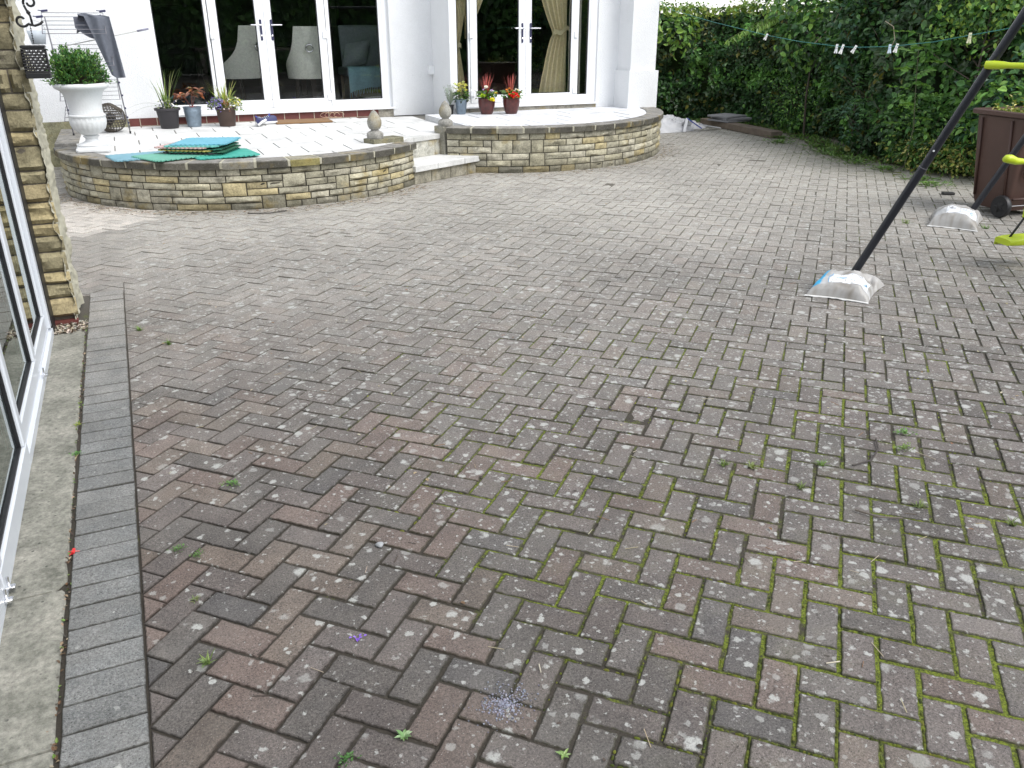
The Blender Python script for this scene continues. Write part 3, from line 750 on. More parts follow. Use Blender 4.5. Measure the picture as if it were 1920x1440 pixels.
# ---- things in the rooms
def dining_chair(name, label, loc, yaw, group, sc=1.0, ring=True, colr=(.82, .82, .74)):
    root = thing(name, label, 'chair', loc, group)
    def Wd(p): 
        c, s_ = math.cos(yaw), math.sin(yaw); return (loc[0] + (p[0] * c - p[1] * s_) * sc, loc[1] + (p[0] * s_ + p[1] * c) * sc, loc[2] + p[2] * sc)
    # curved shell: back at -y (towards the viewer), arms sweeping down and forward
    b = MB(); b.col = colr
    def shell(off):
        def f(u, v):
            a = (u - .5) * R(200); zt = 1.0 - .50 * min(1, max(0, (abs(a) - R(40)) / R(60))) ** .32
            z = .36 + (zt - .36) * v; flare = .02 + .03 * v
            rx = .285 + off + flare * .3; ry = .27 + off
            return Wd((rx * math.sin(a), -ry * math.cos(a) - flare * 1.2 * math.cos(a), z))
        return f
    b.grid(28, 12, shell(0.0)); b.grid(28, 12, shell(-.05))
    n0 = 29 * 13
    for i in range(28):
        b.face(i * 13 + 12, (i + 1) * 13 + 12, n0 + (i + 1) * 13 + 12, n0 + i * 13 + 12); b.face(i * 13, n0 + i * 13, n0 + (i + 1) * 13, (i + 1) * 13)
    b.build('backrest', M['cloth'], root, smooth=True, angle=60)
    b = MB(); b.col = colr; b.lathe([(.235, .36), (.25, .38), (.25, .46), (.22, .49), (.05, .495)], (0, 0, 0), 20); b.v = [Wd(p) for p in b.v]; b.build('seat', M['cloth'], root, smooth=True, angle=50)
    for sx_ in (-1, 1):
        for sy_ in (-1, 1):
            b = MB(); b.col = (.02, .015, .012); b.tube([Wd((sx_ * .17, sy_ * .16, .37)), Wd((sx_ * .20, sy_ * .20, .0))], [.022, .014], 6); b.build('leg', M['vcol'], root)
    if ring:
        b = MB(); pts = [Wd((.045 * math.cos(t), -.385, .74 + .045 * math.sin(t))) for t in [2 * math.pi * k / 18 for k in range(18)]]
        b.tube(pts, .010, 8, closed=True); b.lathe([(.002, 0), (.018, .004), (.014, .02), (.004, .028)], (0, 0, 0), 12, M=Matrix.Rotation(R(90), 3, 'X')); n = 12 * 4
        b.v[-n:] = [Wd((p[0], p[1] - .355, p[2] + .785)) for p in b.v[-n:]]
        b.build('ring_pull', M['chrome'], root, smooth=True)
    return root
dining_chair('dining_chair', 'pale dining chair with a ring on its back behind the mat-side door leaf', (2.50, 12.50, .555), R(-8), 'dining chairs inside the house', 1.05)
dining_chair('dining_chair', 'pale dining chair turned sideways indoors, beside the one showing its ring', (1.60, 12.85, .555), R(34), 'dining chairs inside the house', 1.06)
dt = thing('dining_table', 'dark dining table beyond the pale upholstered chairs', 'table', (2.0, 14.2, .555))
b = MB(); b.col = (.03, .02, .015); b.box(1.1, 2.9, 13.7, 14.7, 1.27, 1.31); b.build('table_top', M['vcol'], dt)
for x, y in ((1.2, 13.8), (2.8, 13.8), (1.2, 14.6), (2.8, 14.6)):
    b = MB(); b.col = (.03, .02, .015); b.box(x - .04, x + .04, y - .04, y + .04, .555, 1.27); b.build('leg', M['vcol'], dt)
ac = thing('armchair', 'pale blue woven chair seen through the right side window of the left doors', 'chair', (3.42, 13.15, .555))
b = MB(); b.col = (.22, .26, .27); b.obox((3.50, 13.45, 1.28), (.30, -.05, 0), (.006, .035, .008), (0, .06, .34), .02); b.build('backrest', M['cloth'], ac)
b = MB(); b.col = (.22, .26, .27); b.obox((3.42, 13.1, .98), (.31, 0, 0), (0, .30, 0), (0, 0, .06), .02); b.build('seat', M['cloth'], ac)
for x in (3.16, 3.68):
    for y in (12.86, 13.35): b = MB(); b.col = (.22, .16, .09); b.tube([(x, y, .93), (x - .0, y, .555)], .022, 8); b.build('leg', M['vcol'], ac)
b = MB(); b.col = (.30, .35, .36)
def cush(u, v):
    x, z = (u - .5) * 2, (v - .5) * 2; k = (1 - abs(x) ** 3) * (1 - abs(z) ** 3); return (3.38 + x * .19 + z * .05, 13.27 - .075 * k + z * .03, 1.22 + z * .17 + x * .03)
def cush2(u, v):
    p = cush(u, v); x, z = (u - .5) * 2, (v - .5) * 2; k = (1 - abs(x) ** 3) * (1 - abs(z) ** 3); return (p[0], p[1] + .14 * k, p[2])
b.grid(14, 14, cush); b.grid(14, 14, cush2); tag(b.build('cushion', M['cloth'], smooth=True), 'pale blue cushion with a ring pattern resting on the woven chair indoors', 'cushion')
th = thing('throw_blanket', 'light blue fringed throw draped over the seat of the woven chair indoors', 'blanket', (3.4, 13.0, 1.04)); b = MB(); b.col = (.28, .50, .56)
def throw(u, v):
    x = 3.12 + .60 * u; s_ = v * .62; lim = .24 + .03 * nz(u * 4, 0)
    if s_ < lim: y = 13.02 - s_; z = 1.052 + .012 * nz(u * 7, v * 7, 2)
    else: y = 13.02 - lim - .018 - .012 * nz(u * 9, v * 3, 4); z = 1.05 - (s_ - lim) * (.75 + .5 * max(0, .4 - u))
    return (x, y, z)
b.grid(24, 16, throw); b.build('cloth', M['cloth'], th, smooth=True)
b = MB(); b.col = (.28, .50, .56)
for k in range(22):
    p = throw(k / 21, 1.0); b.tube([p, (p[0] + random.uniform(-.01, .01), p[1] - .005, p[2] - random.uniform(.06, .09))], [.006, .003], 5)
b.build('fringe', M['cloth'], th)
def wall_pic(label, x0, x1, y, z0, z1):
    r_ = thing('framed_picture', label, 'picture', ((x0 + x1) / 2, y, z0)); b = MB(); b.col = (.02, .018, .014); frame_rect(b, x0, x1, y - .03, y - .001, z0, z1, .05, .05, .05); b.build('frame', M['vcol'], r_)
    b = MB(); b.col = (.07, .075, .05); b.box(x0 + .05, x1 - .05, y - .015, y - .005, z0 + .05, z1 - .05); b.build('print', M['vcol'], r_)
wall_pic('dark framed picture on the far wall above the woven chair', 4.2, 4.9, 16.99, 1.72, 2.6) if False else None
wall_pic('dark framed picture on the room wall behind the left side window', .35, 1.25, 16.98, 1.9, 2.7)
wall_pic('dark framed picture on the room wall behind the woven chair', 3.5, 4.04, 16.98, 1.55, 2.6)
# things on the floor inside
b = MB(); b.col = (.06, .08, .40)
for k in range(26):
    x = 2.0 + .5 * random.random(); y = 12.3 + .2 * random.random(); b.col = random.choice(((.05, .04, .30), (.10, .06, .35), (.45, .42, .5), (.05, .05, .2))); b.leaf((x, y, .57 + .05 * random.random()), (random.gauss(0, 1), random.gauss(0, 1), random.uniform(0, .5)), (0, 0, 1), .10, .08)
tag(b.build('crumpled_blanket', M['cloth']), 'crumpled purple blanket on the floor inside the right leaf of the left doors', 'blanket')
b = MB(); b.col = (.10, .16, .02); b.lathe([(.16, .56), (.22, .62), (.24, .72), (.235, .72), (.15, .6)], (3.55, 13.3, 0), 24); tag(b.build('storage_tub', M['gloss'], smooth=True), 'dark green tub on the floor under the woven chair indoors', 'tub')

def curtain(label, x0, x1, Y, ztop, zbot, tie=None, side=1, colr=(.30, .275, .19), waist=.10, group='curtains tied back inside the right-hand doors'):
    colr = tuple(c * 2.3 * k for c, k in zip(colr, (1.05, 1, .92)))
    root = thing('curtain', label, 'curtain', ((x0 + x1) / 2, Y, zbot), group); b = MB(); b.col = colr; w = x1 - x0; anchor = x1 if side > 0 else x0
    def f(u, v):
        z = zbot + (ztop - zbot) * v; k = 1.0
        if tie:
            dz = z - tie
            k = waist / w + (1 - waist / w) * (min(1, abs(dz) / (.75 if dz > 0 else .9)) ** (.8 if dz > 0 else .7)) * (1.0 if dz > 0 else .78)
        x = anchor - side * (1 - u) * w * k if side > 0 else anchor + u * w * k
        amp = .028 * (.5 + .5 * k); return (x, Y + amp * math.sin(u * w * 62 + .8 * nz(u * 3, z, 2)) + .02 * nz(u * 5, z * 2), z)
    b.grid(90, 30, f); b.build('drape', M['cloth'], root, smooth=True)
    if tie:
        b = MB(); b.col = tuple(c * .85 for c in colr); xa = anchor; xb = anchor - side * (waist + .03)
        def tb(u, v): return (xa + (xb - xa) * u, Y - .045 - .012 * math.sin(u * math.pi), tie + .07 * (1 - u) - .045 + .06 * v + .02 * math.sin(u * 9))
        b.grid(14, 3, tb); b.build('tieback', M['cloth'], root, smooth=True)
    return root
curtain('olive tied-back curtain in the narrow window left of the right-hand doors', 4.175, 4.46, FY2 + .22, 2.5, .62, 1.36, -1, waist=.13)
curtain('olive curtain showing at the top left of the left leaf of the right-hand doors', 4.44, 4.85, FY2 + .30, 2.5, 1.45, 1.5, -1, waist=.03)
curtain('wide olive tied-back curtain behind the right leaf of the right-hand doors', 5.45, 5.98, FY2 + .22, 2.5, .63, 1.52, 1, waist=.22)
curtain('grey curtain in the narrow window right of the right-hand doors', 6.02, 6.2, FY2 + .24, 2.5, .62, None, 1, (.30, .30, .29))

# ------------------------------------------------------------------ conservatory on the left (wall plane X = -0.56)
cons = thing('conservatory', 'white framed glazed conservatory wall beside the concrete strip', 'conservatory', (-.6, 3, 0))
XC = -.562
b = MB(); b.box(XC - .10, XC, 3.4, 5.04, .0005, .045); b.box(XC - .085, XC - .018, 3.4, 5.03, .045, .062); b.box(XC - .10, XC - .001, -.6, 3.4, .0006, .018); b.build('threshold', M['upvc2'], cons)
b = MB(); b.box(XC - .10, XC - .004, 4.985, 5.045, .062, 2.25); b.box(XC - .11, XC, -.6, 5.05, 2.25, 2.5); b.build('outer_frame', M['upvc2'], cons)
b = MB()
for k in range(7): b.box(XC - 3.5, XC + .05, -.7 + .955 * k, -.64 + .955 * k, 2.5, 2.6)
b.build('rafters', M['upvc2'], cons); b = MB(); b.box(XC - 3.5, XC + .04, -.69, 5.09, 2.602, 2.61); b.build('roof_pane', M['glass'], cons)
def leafY(y0, y1, x, z0, z1, stile, rail):
    b = MB(); D = .055; X0, X1 = x - D, x
    def bx(ya, yb, za, zb): b.obox(((X0 + X1) / 2, (ya + yb) / 2, (za + zb) / 2), (D / 2, 0, 0), (0, (yb - ya) / 2, 0), (0, 0, (zb - za) / 2), .006)
    bx(y0, y1, z0, z0 + rail); bx(y0, y1, z1 - rail, z1); bx(y0, y0 + stile, z0 + rail, z1 - rail); bx(y1 - stile, y1, z0 + rail, z1 - rail)
    fr = sub(b.build('glazed_panel', M['upvc2'], cons), cons)
    b = MB(); e = .012; ya, yb, za, zb = y0 + stile - .001, y1 - stile + .001, z0 + rail - .001, z1 - rail + .001; xa, xb = x - .026, x - .012
    b.box(xa, xb, ya, yb, za, za + e); b.box(xa, xb, ya, yb, zb - e, zb); b.box(xa, xb, ya, ya + e, za + e, zb - e); b.box(xa, xb, yb - e, yb, za + e, zb - e); b.build('gasket', M['gasket'], fr)
    b = MB(); b.box(x - .030, x - .022, ya + e - .003, yb - e + .003, za + e - .003, zb - e + .003); b.build('pane', M['glass'], fr)
    # inner bead seen through the pane
    b = MB(); s_ = .03; b.box(x - .052, x - .034, ya, yb, za, za + s_); b.box(x - .052, x - .034, ya, ya + s_, za + s_, zb); b.box(x - .052, x - .034, yb - s_, yb, za + s_, zb); b.build('glazing_bead', M['upvc2'], fr)
    return fr
for (y0, y1, x, z0) in ((4.27, 4.982, XC - .02, .064), (3.415, 4.262, XC - .014, .064), (2.47, 3.405, XC + .001, .020), (1.53, 2.462, XC + .001, .020), (.59, 1.522, XC + .001, .020), (-.35, .582, XC + .001, .02)):
    fr = leafY(y0, y1, x, z0, 2.24, .062, .085)
for (y, z) in ((2.50, .028), (2.43, .03), (4.245, .06)):
    b = MB(); b.obox((XC + .012, y, z), (.011, 0, 0), (0, .011, 0), (0, 0, .006), .002); b.tube([(XC + .004, y + .008, z + .004), (XC + .006, y + .009, z + .035)], .004, 8); b.lathe([(.0035, .0061), (.0035, .0066), (.001, .0067)], (XC + .016, y, z), 8); b.build('latch', M['chrome'], cons)
b = MB(); b.box(XC - 3.6, XC - .1, -.8, 5.1, -.03, .012); b.build('floor', simple('conservatory_floor', (.26, .25, .22), .35, .3, 6, .2, 40), cons)
b = MB(); b.box(XC - 3.7, XC - 3.6, -.8, 5.1, 0, 2.5); b.box(XC - 3.6, XC - .1, -.9, -.8, 0, 2.5); b.build('inner_wall', simple('room_paint', (.30, .30, .28), .9, .15), cons)

# ------------------------------------------------------------------ stone pier at the end of the conservatory
pier = thing('stone_pier', 'rock-faced sandstone pier with a pale mortared side beside the conservatory', 'stone pier', (-.55, 5.3, 0))
b = MB(); b.box(-3.6, -.450, 5.235, 5.56, -.04, 2.7); b.build('core', simple('brown_mortar', (.15, .13, .10), .95, .35, 14, .6, 90), pier)
b = MB(); rnd = random.Random(5); z = .045; k = 0
hs_ = [.115, .085, .07, .115, .09, .07, .12, .10, .07, .13, .075, .11, .085, .12, .09, .13, .08, .12, .10, .12, .09, .12, .11, .12, .1, .12]
PX1 = -.438
def rockface(x0, x1, z0, z1, col):
    b.col = col; nu, nv = max(5, int((x1 - x0) / .022)), max(4, int((z1 - z0) / .02)); sd_ = rnd.random() * 60; I = []; bulge = rnd.uniform(.018, .034); tx = rnd.uniform(-.5, .5); tz = rnd.uniform(-.6, .6)
    for i in range(nu + 1):
        row = []
        for j in range(nv + 1):
            u, v = i / nu, j / nv; e = min(u, 1 - u) * (x1 - x0), min(v, 1 - v) * (z1 - z0); ee = min(1, min(e) / .016)
            x = x0 + (x1 - x0) * u; zz = z0 + (z1 - z0) * v
            # facets: quantised noise gives split planes
            q = nz(x * 9 + sd_, zz * 16, sd_); q2 = abs(nz(x * 22, zz * 34, sd_ + 9))
            y = 5.235 - (.004 + ee ** .6 * (bulge * (1 + 1.3 * tx * (u - .5) + 1.3 * tz * (v - .5)) + .026 * q - .016 * q2 + .006 * nz(x * 70, zz * 70, sd_)))
            if ee < .01: x += .004 * nz(x * 40, zz * 40, sd_); zz += .003 * nz(x * 40, zz * 40, sd_ + 3)
            row.append(b.p(x, y, zz))
        I.append(row)
    for i in range(nu):
        for j in range(nv): b.face(I[i][j], I[i + 1][j], I[i + 1][j + 1], I[i][j + 1])
    return
for hgt in hs_:
    cuts = [PX1 + rnd.uniform(-.012, .014)]
    while cuts[-1] > -1.25: cuts.append(cuts[-1] - rnd.choice((.09, .15, .20, .26)))
    if len(cuts) > 1 and cuts[0] - cuts[1] < .1 and rnd.random() < .5: cuts[1] -= .1
    for xa, xb in zip(cuts[1:], cuts):
        c = rnd.choices(((.36, .30, .175), (.30, .265, .165), (.40, .335, .19), (.25, .23, .16), (.24, .11, .06)), (4, 4, 3, 2, .35))[0]
        f = rnd.uniform(.85, 1.12); rockface(xa + .005, xb - (.004 if xb != cuts[0] else 0), z + .004, z + hgt - .005, tuple(x * f for x in c))
    z += hgt
b.build('stonework', M['rock'], pier, smooth=True, angle=28)
b = MB()
def side(u, v):
    y = 5.205 + .38 * u; zz = .02 + 2.6 * v; n_ = nz(y * 7, zz * 9, 4); ragged = .012 * nz(zz * 11, 2, 8) + .006 * nz(zz * 40, 2, 3)
    return (-.450 +   .018 * n_ + .012 * nz(y * 26, zz * 30, 1) + .006 * nz(y * 70, zz * 70, 5) + .02 * u, y + (ragged if u < .02 else 0), zz)
b.grid(26, 220, side); b.build('mortar_face', M['palemortar'], pier, smooth=True, angle=40)
b = MB(); b.box(-.62, -.44, 5.19, 5.235, .002, .028); b.build('damp_course', M['redbrick'], pier)
b = MB(); b.box(-.575, -.561, 5.048, 5.2, 0, 2.3); b.build('sealant', M['gasket'], pier)

# ------------------------------------------------------------------ bird feeder on a scrolled bracket
br = thing('feeder_bracket', 'black wrought iron scroll bracket fixed to the stone pier', 'bracket', (-.43, 5.2, 1.62))
b = MB()
def scroll(cx, cz, r0, a0, a1, turns_shrink, n=26):
    return [(cx + (r0 * (1 - turns_shrink * t)) * math.cos(a0 + (a1 - a0) * t), 5.18, cz + (r0 * (1 - turns_shrink * t)) * math.sin(a0 + (a1 - a0) * t)) for t in [k / n for k in range(n + 1)]]
b.tube(scroll(-.342, 1.712, .030, R(200), R(-180), .60), .0058, 7)
b.tube(scroll(-.395, 1.628, .030, R(-40), R(-330), .55)[::-1] + [(-.368, 5.18, 1.612), (-.34, 5.18, 1.604), (-.315, 5.18, 1.612), (-.30, 5.18, 1.625)], .0060, 7)
b.tube([(-.371, 5.18, 1.70), (-.362, 5.18, 1.672), (-.352, 5.18, 1.65), (-.350, 5.18, 1.61)], .0055, 7)
b.lathe([(.002, -.012), (.011, 0), (.002, .012)], (-.357, 5.18, 1.665), 8)
b.build('scrollwork', M['blackmetal'], br, smooth=True)
b = MB(); b.obox((-.40, 5.18, 1.742), (.075, 0, .0), (0, .028, 0), (0, 0, .009), .003); b.tube([(-.45, 5.18, 1.735), (-.33, 5.18, 1.74)], .007, 8); b.build('arm', M['blackmetal'], br)
fd = thing('bird_feeder', 'square black wire suet feeder hanging on a chain beside the stone pier', 'bird feeder', (-.37, 5.17, 1.36))
b = MB(); z = 1.603; k = 0
while z > 1.525:
    pts = [(-.362 + (.0035 * math.cos(t) if k % 2 else 0), 5.18 + (0 if k % 2 else .0035 * math.cos(t)), z - .006 + .008 * math.sin(t)) for t in [2 * math.pi * q / 8 for q in range(8)]]
    b.tube(pts, .0013, 5, closed=True); z -= .0115; k += 1
b.build('chain', M['blackmetal'], fd)
fx0, fx1, fy0, fy1 = -.424, -.316, 5.125, 5.225
b = MB(); b.obox(((fx0 + fx1) / 2, 5.175, 1.505), (.056, 0, 0), (0, .052, 0), (0, 0, .007), .003); b.build('lid', M['plasticblack'], fd)
b = MB(); b.obox(((fx0 + fx1) / 2, 5.175, 1.367), (.057, 0, 0), (0, .053, 0), (0, 0, .013), .003); b.build('base', M['plasticblack'], fd)
b = MB(); zz = [1.385 + .0135 * k for k in range(9)]
for k, z in enumerate(zz):
    b.tube([(fx0, fy0, z), (fx1, fy0, z), (fx1, fy1, z), (fx0, fy1, z)], .0036, 5, closed=True)
    if k < len(zz) - 1:
        for i in range(5):
            t = (i + (.5 if k % 2 else 0)) / 5
            if t > 1: continue
            for (pa, pb) in (((fx0, fy0), (fx1, fy0)), ((fx1, fy0), (fx1, fy1)), ((fx0, fy1), (fx1, fy1)), ((fx0, fy0), (fx0, fy1))):
                x, y = pa[0] + (pb[0] - pa[0]) * t, pa[1] + (pb[1] - pa[1]) * t; b.tube([(x, y, z), (x, y, z + .0135)], .0030, 4)
b.build('cage', M['blackmetal'], fd)

# ------------------------------------------------------------------ hedge and shrubs
def jit(c, k=.2, hue=.08):
    f = random.uniform(1 - k, 1 + k); return (c[0] * f * random.uniform(1 - hue, 1 + hue * 2), c[1] * f, c[2] * f * random.uniform(1 - hue, 1 + hue))
YC = Vector((4.5, 6.0, 0))
def edge_at(s):
    for (ax, ay), (bx, by) in zip(HEDGE, HEDGE[1:]):
        L = math.hypot(bx - ax, by - ay)
        if s <= L or (bx, by) == HEDGE[-1]:
            d = Vector((bx - ax, by - ay, 0)) / L; n = Vector((-d.y, d.x, 0)); p = Vector((ax, ay, 0)) + d * s
            if (YC - p).dot(n) < 0: n = -n
            return p, d, n
        s -= L
HL = sum(math.hypot(b_[0] - a_[0], b_[1] - a_[1]) for a_, b_ in zip(HEDGE, HEDGE[1:]))
def hedge_top(s): return 1.93 + .05 * nz(s * 1.3, 4) + (0 if s < 6.6 else min(1.0, (s - 6.6) * .9) * (1.0 + .3 * nz(s * .8, 2)))
def bulge(s, z): return .34 * nz(s * .9, z * 1.1, 1) + .30 * nz(s * 2.4, z * 2.9, 5) + .12 * nz(s * 6, z * 7, 9) + .12 * (1 - abs(z - .9) / 1.2) - .05
def leaves_on_face(mb, s0, s1, n, L, palette, zmin=0.02, ztop=None, out=0.0, dens=None, depth=.22):
    k = 0
    while k < n:
        s = random.uniform(s0, s1); zt = (ztop(s) if ztop else hedge_top(s)); z = zmin + (zt - zmin) * random.random()
        if nz(s * 3.2, z * 3.6, 14) < -.24 - .2 * random.random() and hedge_top(s) - z > .2: continue
        if dens and random.random() > dens(s, z): continue
        p, d, nn = edge_at(s); dp = random.random() ** 1.6 * depth
        q = p + nn * (bulge(s, z) + out - dp) + Vector((0, 0, z))
        nrm = (nn + Vector((random.gauss(0, .55), random.gauss(0, .55), random.gauss(.35, .45)))).normalized()
        dr = (Vector((random.gauss(0, .8), random.gauss(0, .8), random.gauss(-.35, .6))) + nn * .4)
        dr = dr - nrm * dr.dot(nrm)
        if dr.length < 1e-3: continue
        mb.col = jit(palette(s, z)); l = L * random.uniform(.65, 1.25); mb.leaf(q, dr, nrm, l, l * random.uniform(.5, .68), random.uniform(.1, .3), random.uniform(0, .25)); k += 1
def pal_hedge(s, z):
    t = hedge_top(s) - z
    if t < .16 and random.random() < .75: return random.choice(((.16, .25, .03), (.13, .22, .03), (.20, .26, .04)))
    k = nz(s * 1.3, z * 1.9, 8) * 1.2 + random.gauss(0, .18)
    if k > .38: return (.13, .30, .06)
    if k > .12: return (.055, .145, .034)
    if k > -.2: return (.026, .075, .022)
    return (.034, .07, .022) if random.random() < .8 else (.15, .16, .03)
hg = thing('hedge', 'tall dense green hedge with a clipped yellow-green top behind the yard', 'hedge', (9.5, 10, 0))
b = MB()
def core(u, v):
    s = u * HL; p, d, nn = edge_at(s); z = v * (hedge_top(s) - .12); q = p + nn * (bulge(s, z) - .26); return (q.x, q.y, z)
b.col = (.012, .022, .008); b.grid(110, 14, core)  # near-black backing sheet: the hedge's inner shade put into its colour
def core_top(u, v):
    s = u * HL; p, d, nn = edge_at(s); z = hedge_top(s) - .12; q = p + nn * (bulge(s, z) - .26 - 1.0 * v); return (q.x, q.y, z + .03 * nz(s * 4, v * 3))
b.grid(110, 4, core_top); b.build('shade_core', M['dullleaf'], hg)
b = MB()
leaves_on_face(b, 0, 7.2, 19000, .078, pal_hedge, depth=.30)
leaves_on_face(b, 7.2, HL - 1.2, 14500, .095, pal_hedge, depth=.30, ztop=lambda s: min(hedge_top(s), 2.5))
for _ in range(5200):     # clipped top
    s = random.uniform(0, HL - 1); p, d, nn = edge_at(s); z = hedge_top(s) - .06 + random.random() ** 2 * .14
    q = p + nn * (bulge(s, z) - random.random() * .95) + Vector((0, 0, z)); b.col = jit(random.choice(((.17, .26, .03), (.12, .21, .03), (.08, .16, .03))))
    b.leaf(q, (random.gauss(0, 1), random.gauss(0, 1), random.gauss(.3, .5)), (random.gauss(0, .4), random.gauss(0, .4), 1), .06, .035)
b.build('foliage', M['leaf'], hg)
b = MB(); b.col = (.06, .045, .03)
for _ in range(70):
    s = random.uniform(.5, HL - 1); p, d, nn = edge_at(s); z0 = random.uniform(.05, 1.4); q = p + nn * (bulge(s, z0) + .0) + Vector((0, 0, z0))
    b.tube([q - nn * .12, q + d * random.uniform(-.08, .08) + Vector((0, 0, .15)), q + nn * .05 + d * random.uniform(-.2, .2) + Vector((0, 0, random.uniform(.25, .45)))], [.006, .004, .0015], 4)
tag(b.build('stems', M['vcol'], hg), kind='stuff')

def compound(mb, p, d, L, pairs, leafL, pal, w=.45, droop=.25):
    """a leaf stalk with paired leaflets"""
    p, d = Vector(p), Vector(d).normalized(); side = d.cross(Vector((0, 0, 1))); side = side.normalized() if side.length > .01 else Vector((1, 0, 0)); up = side.cross(d)
    pts = [p + d * L * t + Vector((0, 0, -droop * L * t * t)) for t in [k / pairs for k in range(pairs + 1)]]
    mb.tube(pts, [.0022] * len(pts), 3, cap=False)
    for k in range(1, pairs + 1):
        for sg in (-1, 1):
            mb.col = jit(pal, .15); mb.leaf(pts[k], side * sg + d * .55 + Vector((0, 0, -.1)), up, leafL * random.uniform(.8, 1.1), leafL * w, .15, .15)
    mb.col = jit(pal, .15); mb.leaf(pts[-1], d, up, leafL * 1.1, leafL * w, .15, .2)
def bushy(name, label, cat, c, rx, ry, z0, z1, n, L, pals, trunk=True, comp=False, face=None, group=None):
    root = thing(name, label, cat, (c[0], c[1], 0), group); b = MB(); seeds = [(random.uniform(-1, 1), random.uniform(-1, 1), random.random()) for _ in range(9)]
    f = Vector(face).normalized() if face else (YC - Vector((c[0], c[1], 0))).normalized()
    k = 0; guard = 0
    while k < n and guard < n * 12:
        guard += 1
        th = random.uniform(0, 2 * math.pi); ph = random.uniform(-1, 1); r = random.random() ** .35
        o_ = Vector((math.cos(th) * math.sqrt(1 - ph * ph), math.sin(th) * math.sqrt(1 - ph * ph), ph))
        if o_.dot(f) < -.45: continue
        lump = 1 + .35 * nz(o_.x * 2.2 + c[0], o_.y * 2.2, o_.z * 2.2)
        if nz(o_.x * 3.5 + c[0], o_.y * 3.5 + c[1], o_.z * 4) < -.28 and r > .75: continue
        q = Vector((c[0] + o_.x * rx * r * lump, c[1] + o_.y * ry * r * lump, (z0 + z1) / 2 + o_.z * (z1 - z0) / 2 * r * lump))
        if q.z < .02: continue
        nrm = (o_ + Vector((random.gauss(0, .45), random.gauss(0, .45), random.gauss(.4, .35)))).normalized()
        dr = o_ * .7 + Vector((random.gauss(0, .7), random.gauss(0, .7), random.gauss(-.3, .5)))
        pal = random.choice(pals); b.col = jit(pal)
        if comp: compound(b, q, dr, L * 3.2, 3, L, pal); k += 5
        else: l = L * random.uniform(.7, 1.2); b.leaf(q, dr, nrm, l, l * random.uniform(.5, .65), random.uniform(.1, .28), random.uniform(.05, .3)); k += 1
    b.build('foliage', M['leaf'], root)
    if trunk:
        b = MB(); b.col = (.07, .055, .04); top = Vector((c[0], c[1], (z0 + z1) / 2)); b.tube([(c[0] + .02, c[1], -.02), (c[0] - .02, c[1] + .02, z0 * .5 + .1), top], [.02, .015, .008], 6)
        for _ in range(9):
            a = random.uniform(0, 6.28); t = random.uniform(.3, 1); s_ = Vector((c[0], c[1], top.z * t)); b.tube([s_, s_ + Vector((math.cos(a) * rx * .5, math.sin(a) * ry * .5, .18)), s_ + Vector((math.cos(a) * rx * .85, math.sin(a) * ry * .85, .34))], [.009, .006, .002], 5)
        b.build('stem', M['vcol'], root)
    return root
G_ = dict(dk=(.030, .085, .024), md=(.065, .165, .040), lt=(.20, .39, .085), yl=(.28, .43, .07), bl=(.045, .12, .065))
bushy('leafy_shrub', 'big-leaved shrub overhanging the hedge top right of the hanging branch', 'shrub', (9.75, 10.4, 0), .75, .9, 1.0, 2.9, 1500, .115, [G_['dk'], G_['md'], G_['md'], G_['lt']])
bushy('leafy_shrub', 'dark glossy shrub filling the hedge behind the washing line pegs', 'shrub', (9.35, 9.0, 0), .55, .7, .9, 2.5, 1500, .085, [G_['dk'], G_['dk'], G_['md'], G_['bl']])
bushy('leafy_shrub', 'shrub with fine feathery dark leaves low in the middle of the hedge', 'shrub', (9.10, 8.5, 0), .45, .6, .15, 1.2, 900, .05, [G_['dk'], G_['bl'], G_['md']], comp=True)
bushy('leafy_shrub', 'shrub of small bright green leaves high behind the front swing leg', 'shrub', (8.95, 6.9, 0), .5, .75, 1.35, 2.7, 2300, .06, [G_['lt'], G_['md'], G_['yl'], G_['md']])
bushy('leafy_shrub', 'rounded-leaf shrub growing behind the brown bin', 'shrub', (8.85, 6.3, 0), .5, .6, .2, 1.35, 900, .10, [G_['md'], G_['bl'], G_['md'], G_['lt']])
bushy('leafy_shrub', 'green shrub low at the foot of the hedge left of the brown bin', 'shrub', (8.80, 7.35, 0), .35, .6, .05, .85, 1300, .065, [G_['md'], G_['dk'], G_['lt'], G_['md']])
bushy('leafy_shrub', 'shrub with small pale-edged leaves at the hedge foot beyond the timber sleeper', 'shrub', (10.0, 10.9, 0), .35, .7, .05, .9, 1200, .055, [G_['md'], G_['lt'], G_['dk']])
bushy('climbing_plant', 'climber with large round light green leaves on the back hedge', 'climbing plant', (9.15, 13.1, 0), .42, .18, 1.15, 1.85, 90, .13, [(.10, .21, .035), (.13, .25, .04), (.17, .27, .04)], trunk=False, face=(-.3, -1, 0))
bushy('variegated_plant', 'low plant with yellow and cream variegated leaves left of the brown bin', 'ground plant', (8.70, 6.95, 0), .28, .85, .0, .42, 1500, .045, [(.42, .42, .14), (.10, .20, .04), (.30, .34, .07), (.07, .15, .03)], trunk=False)
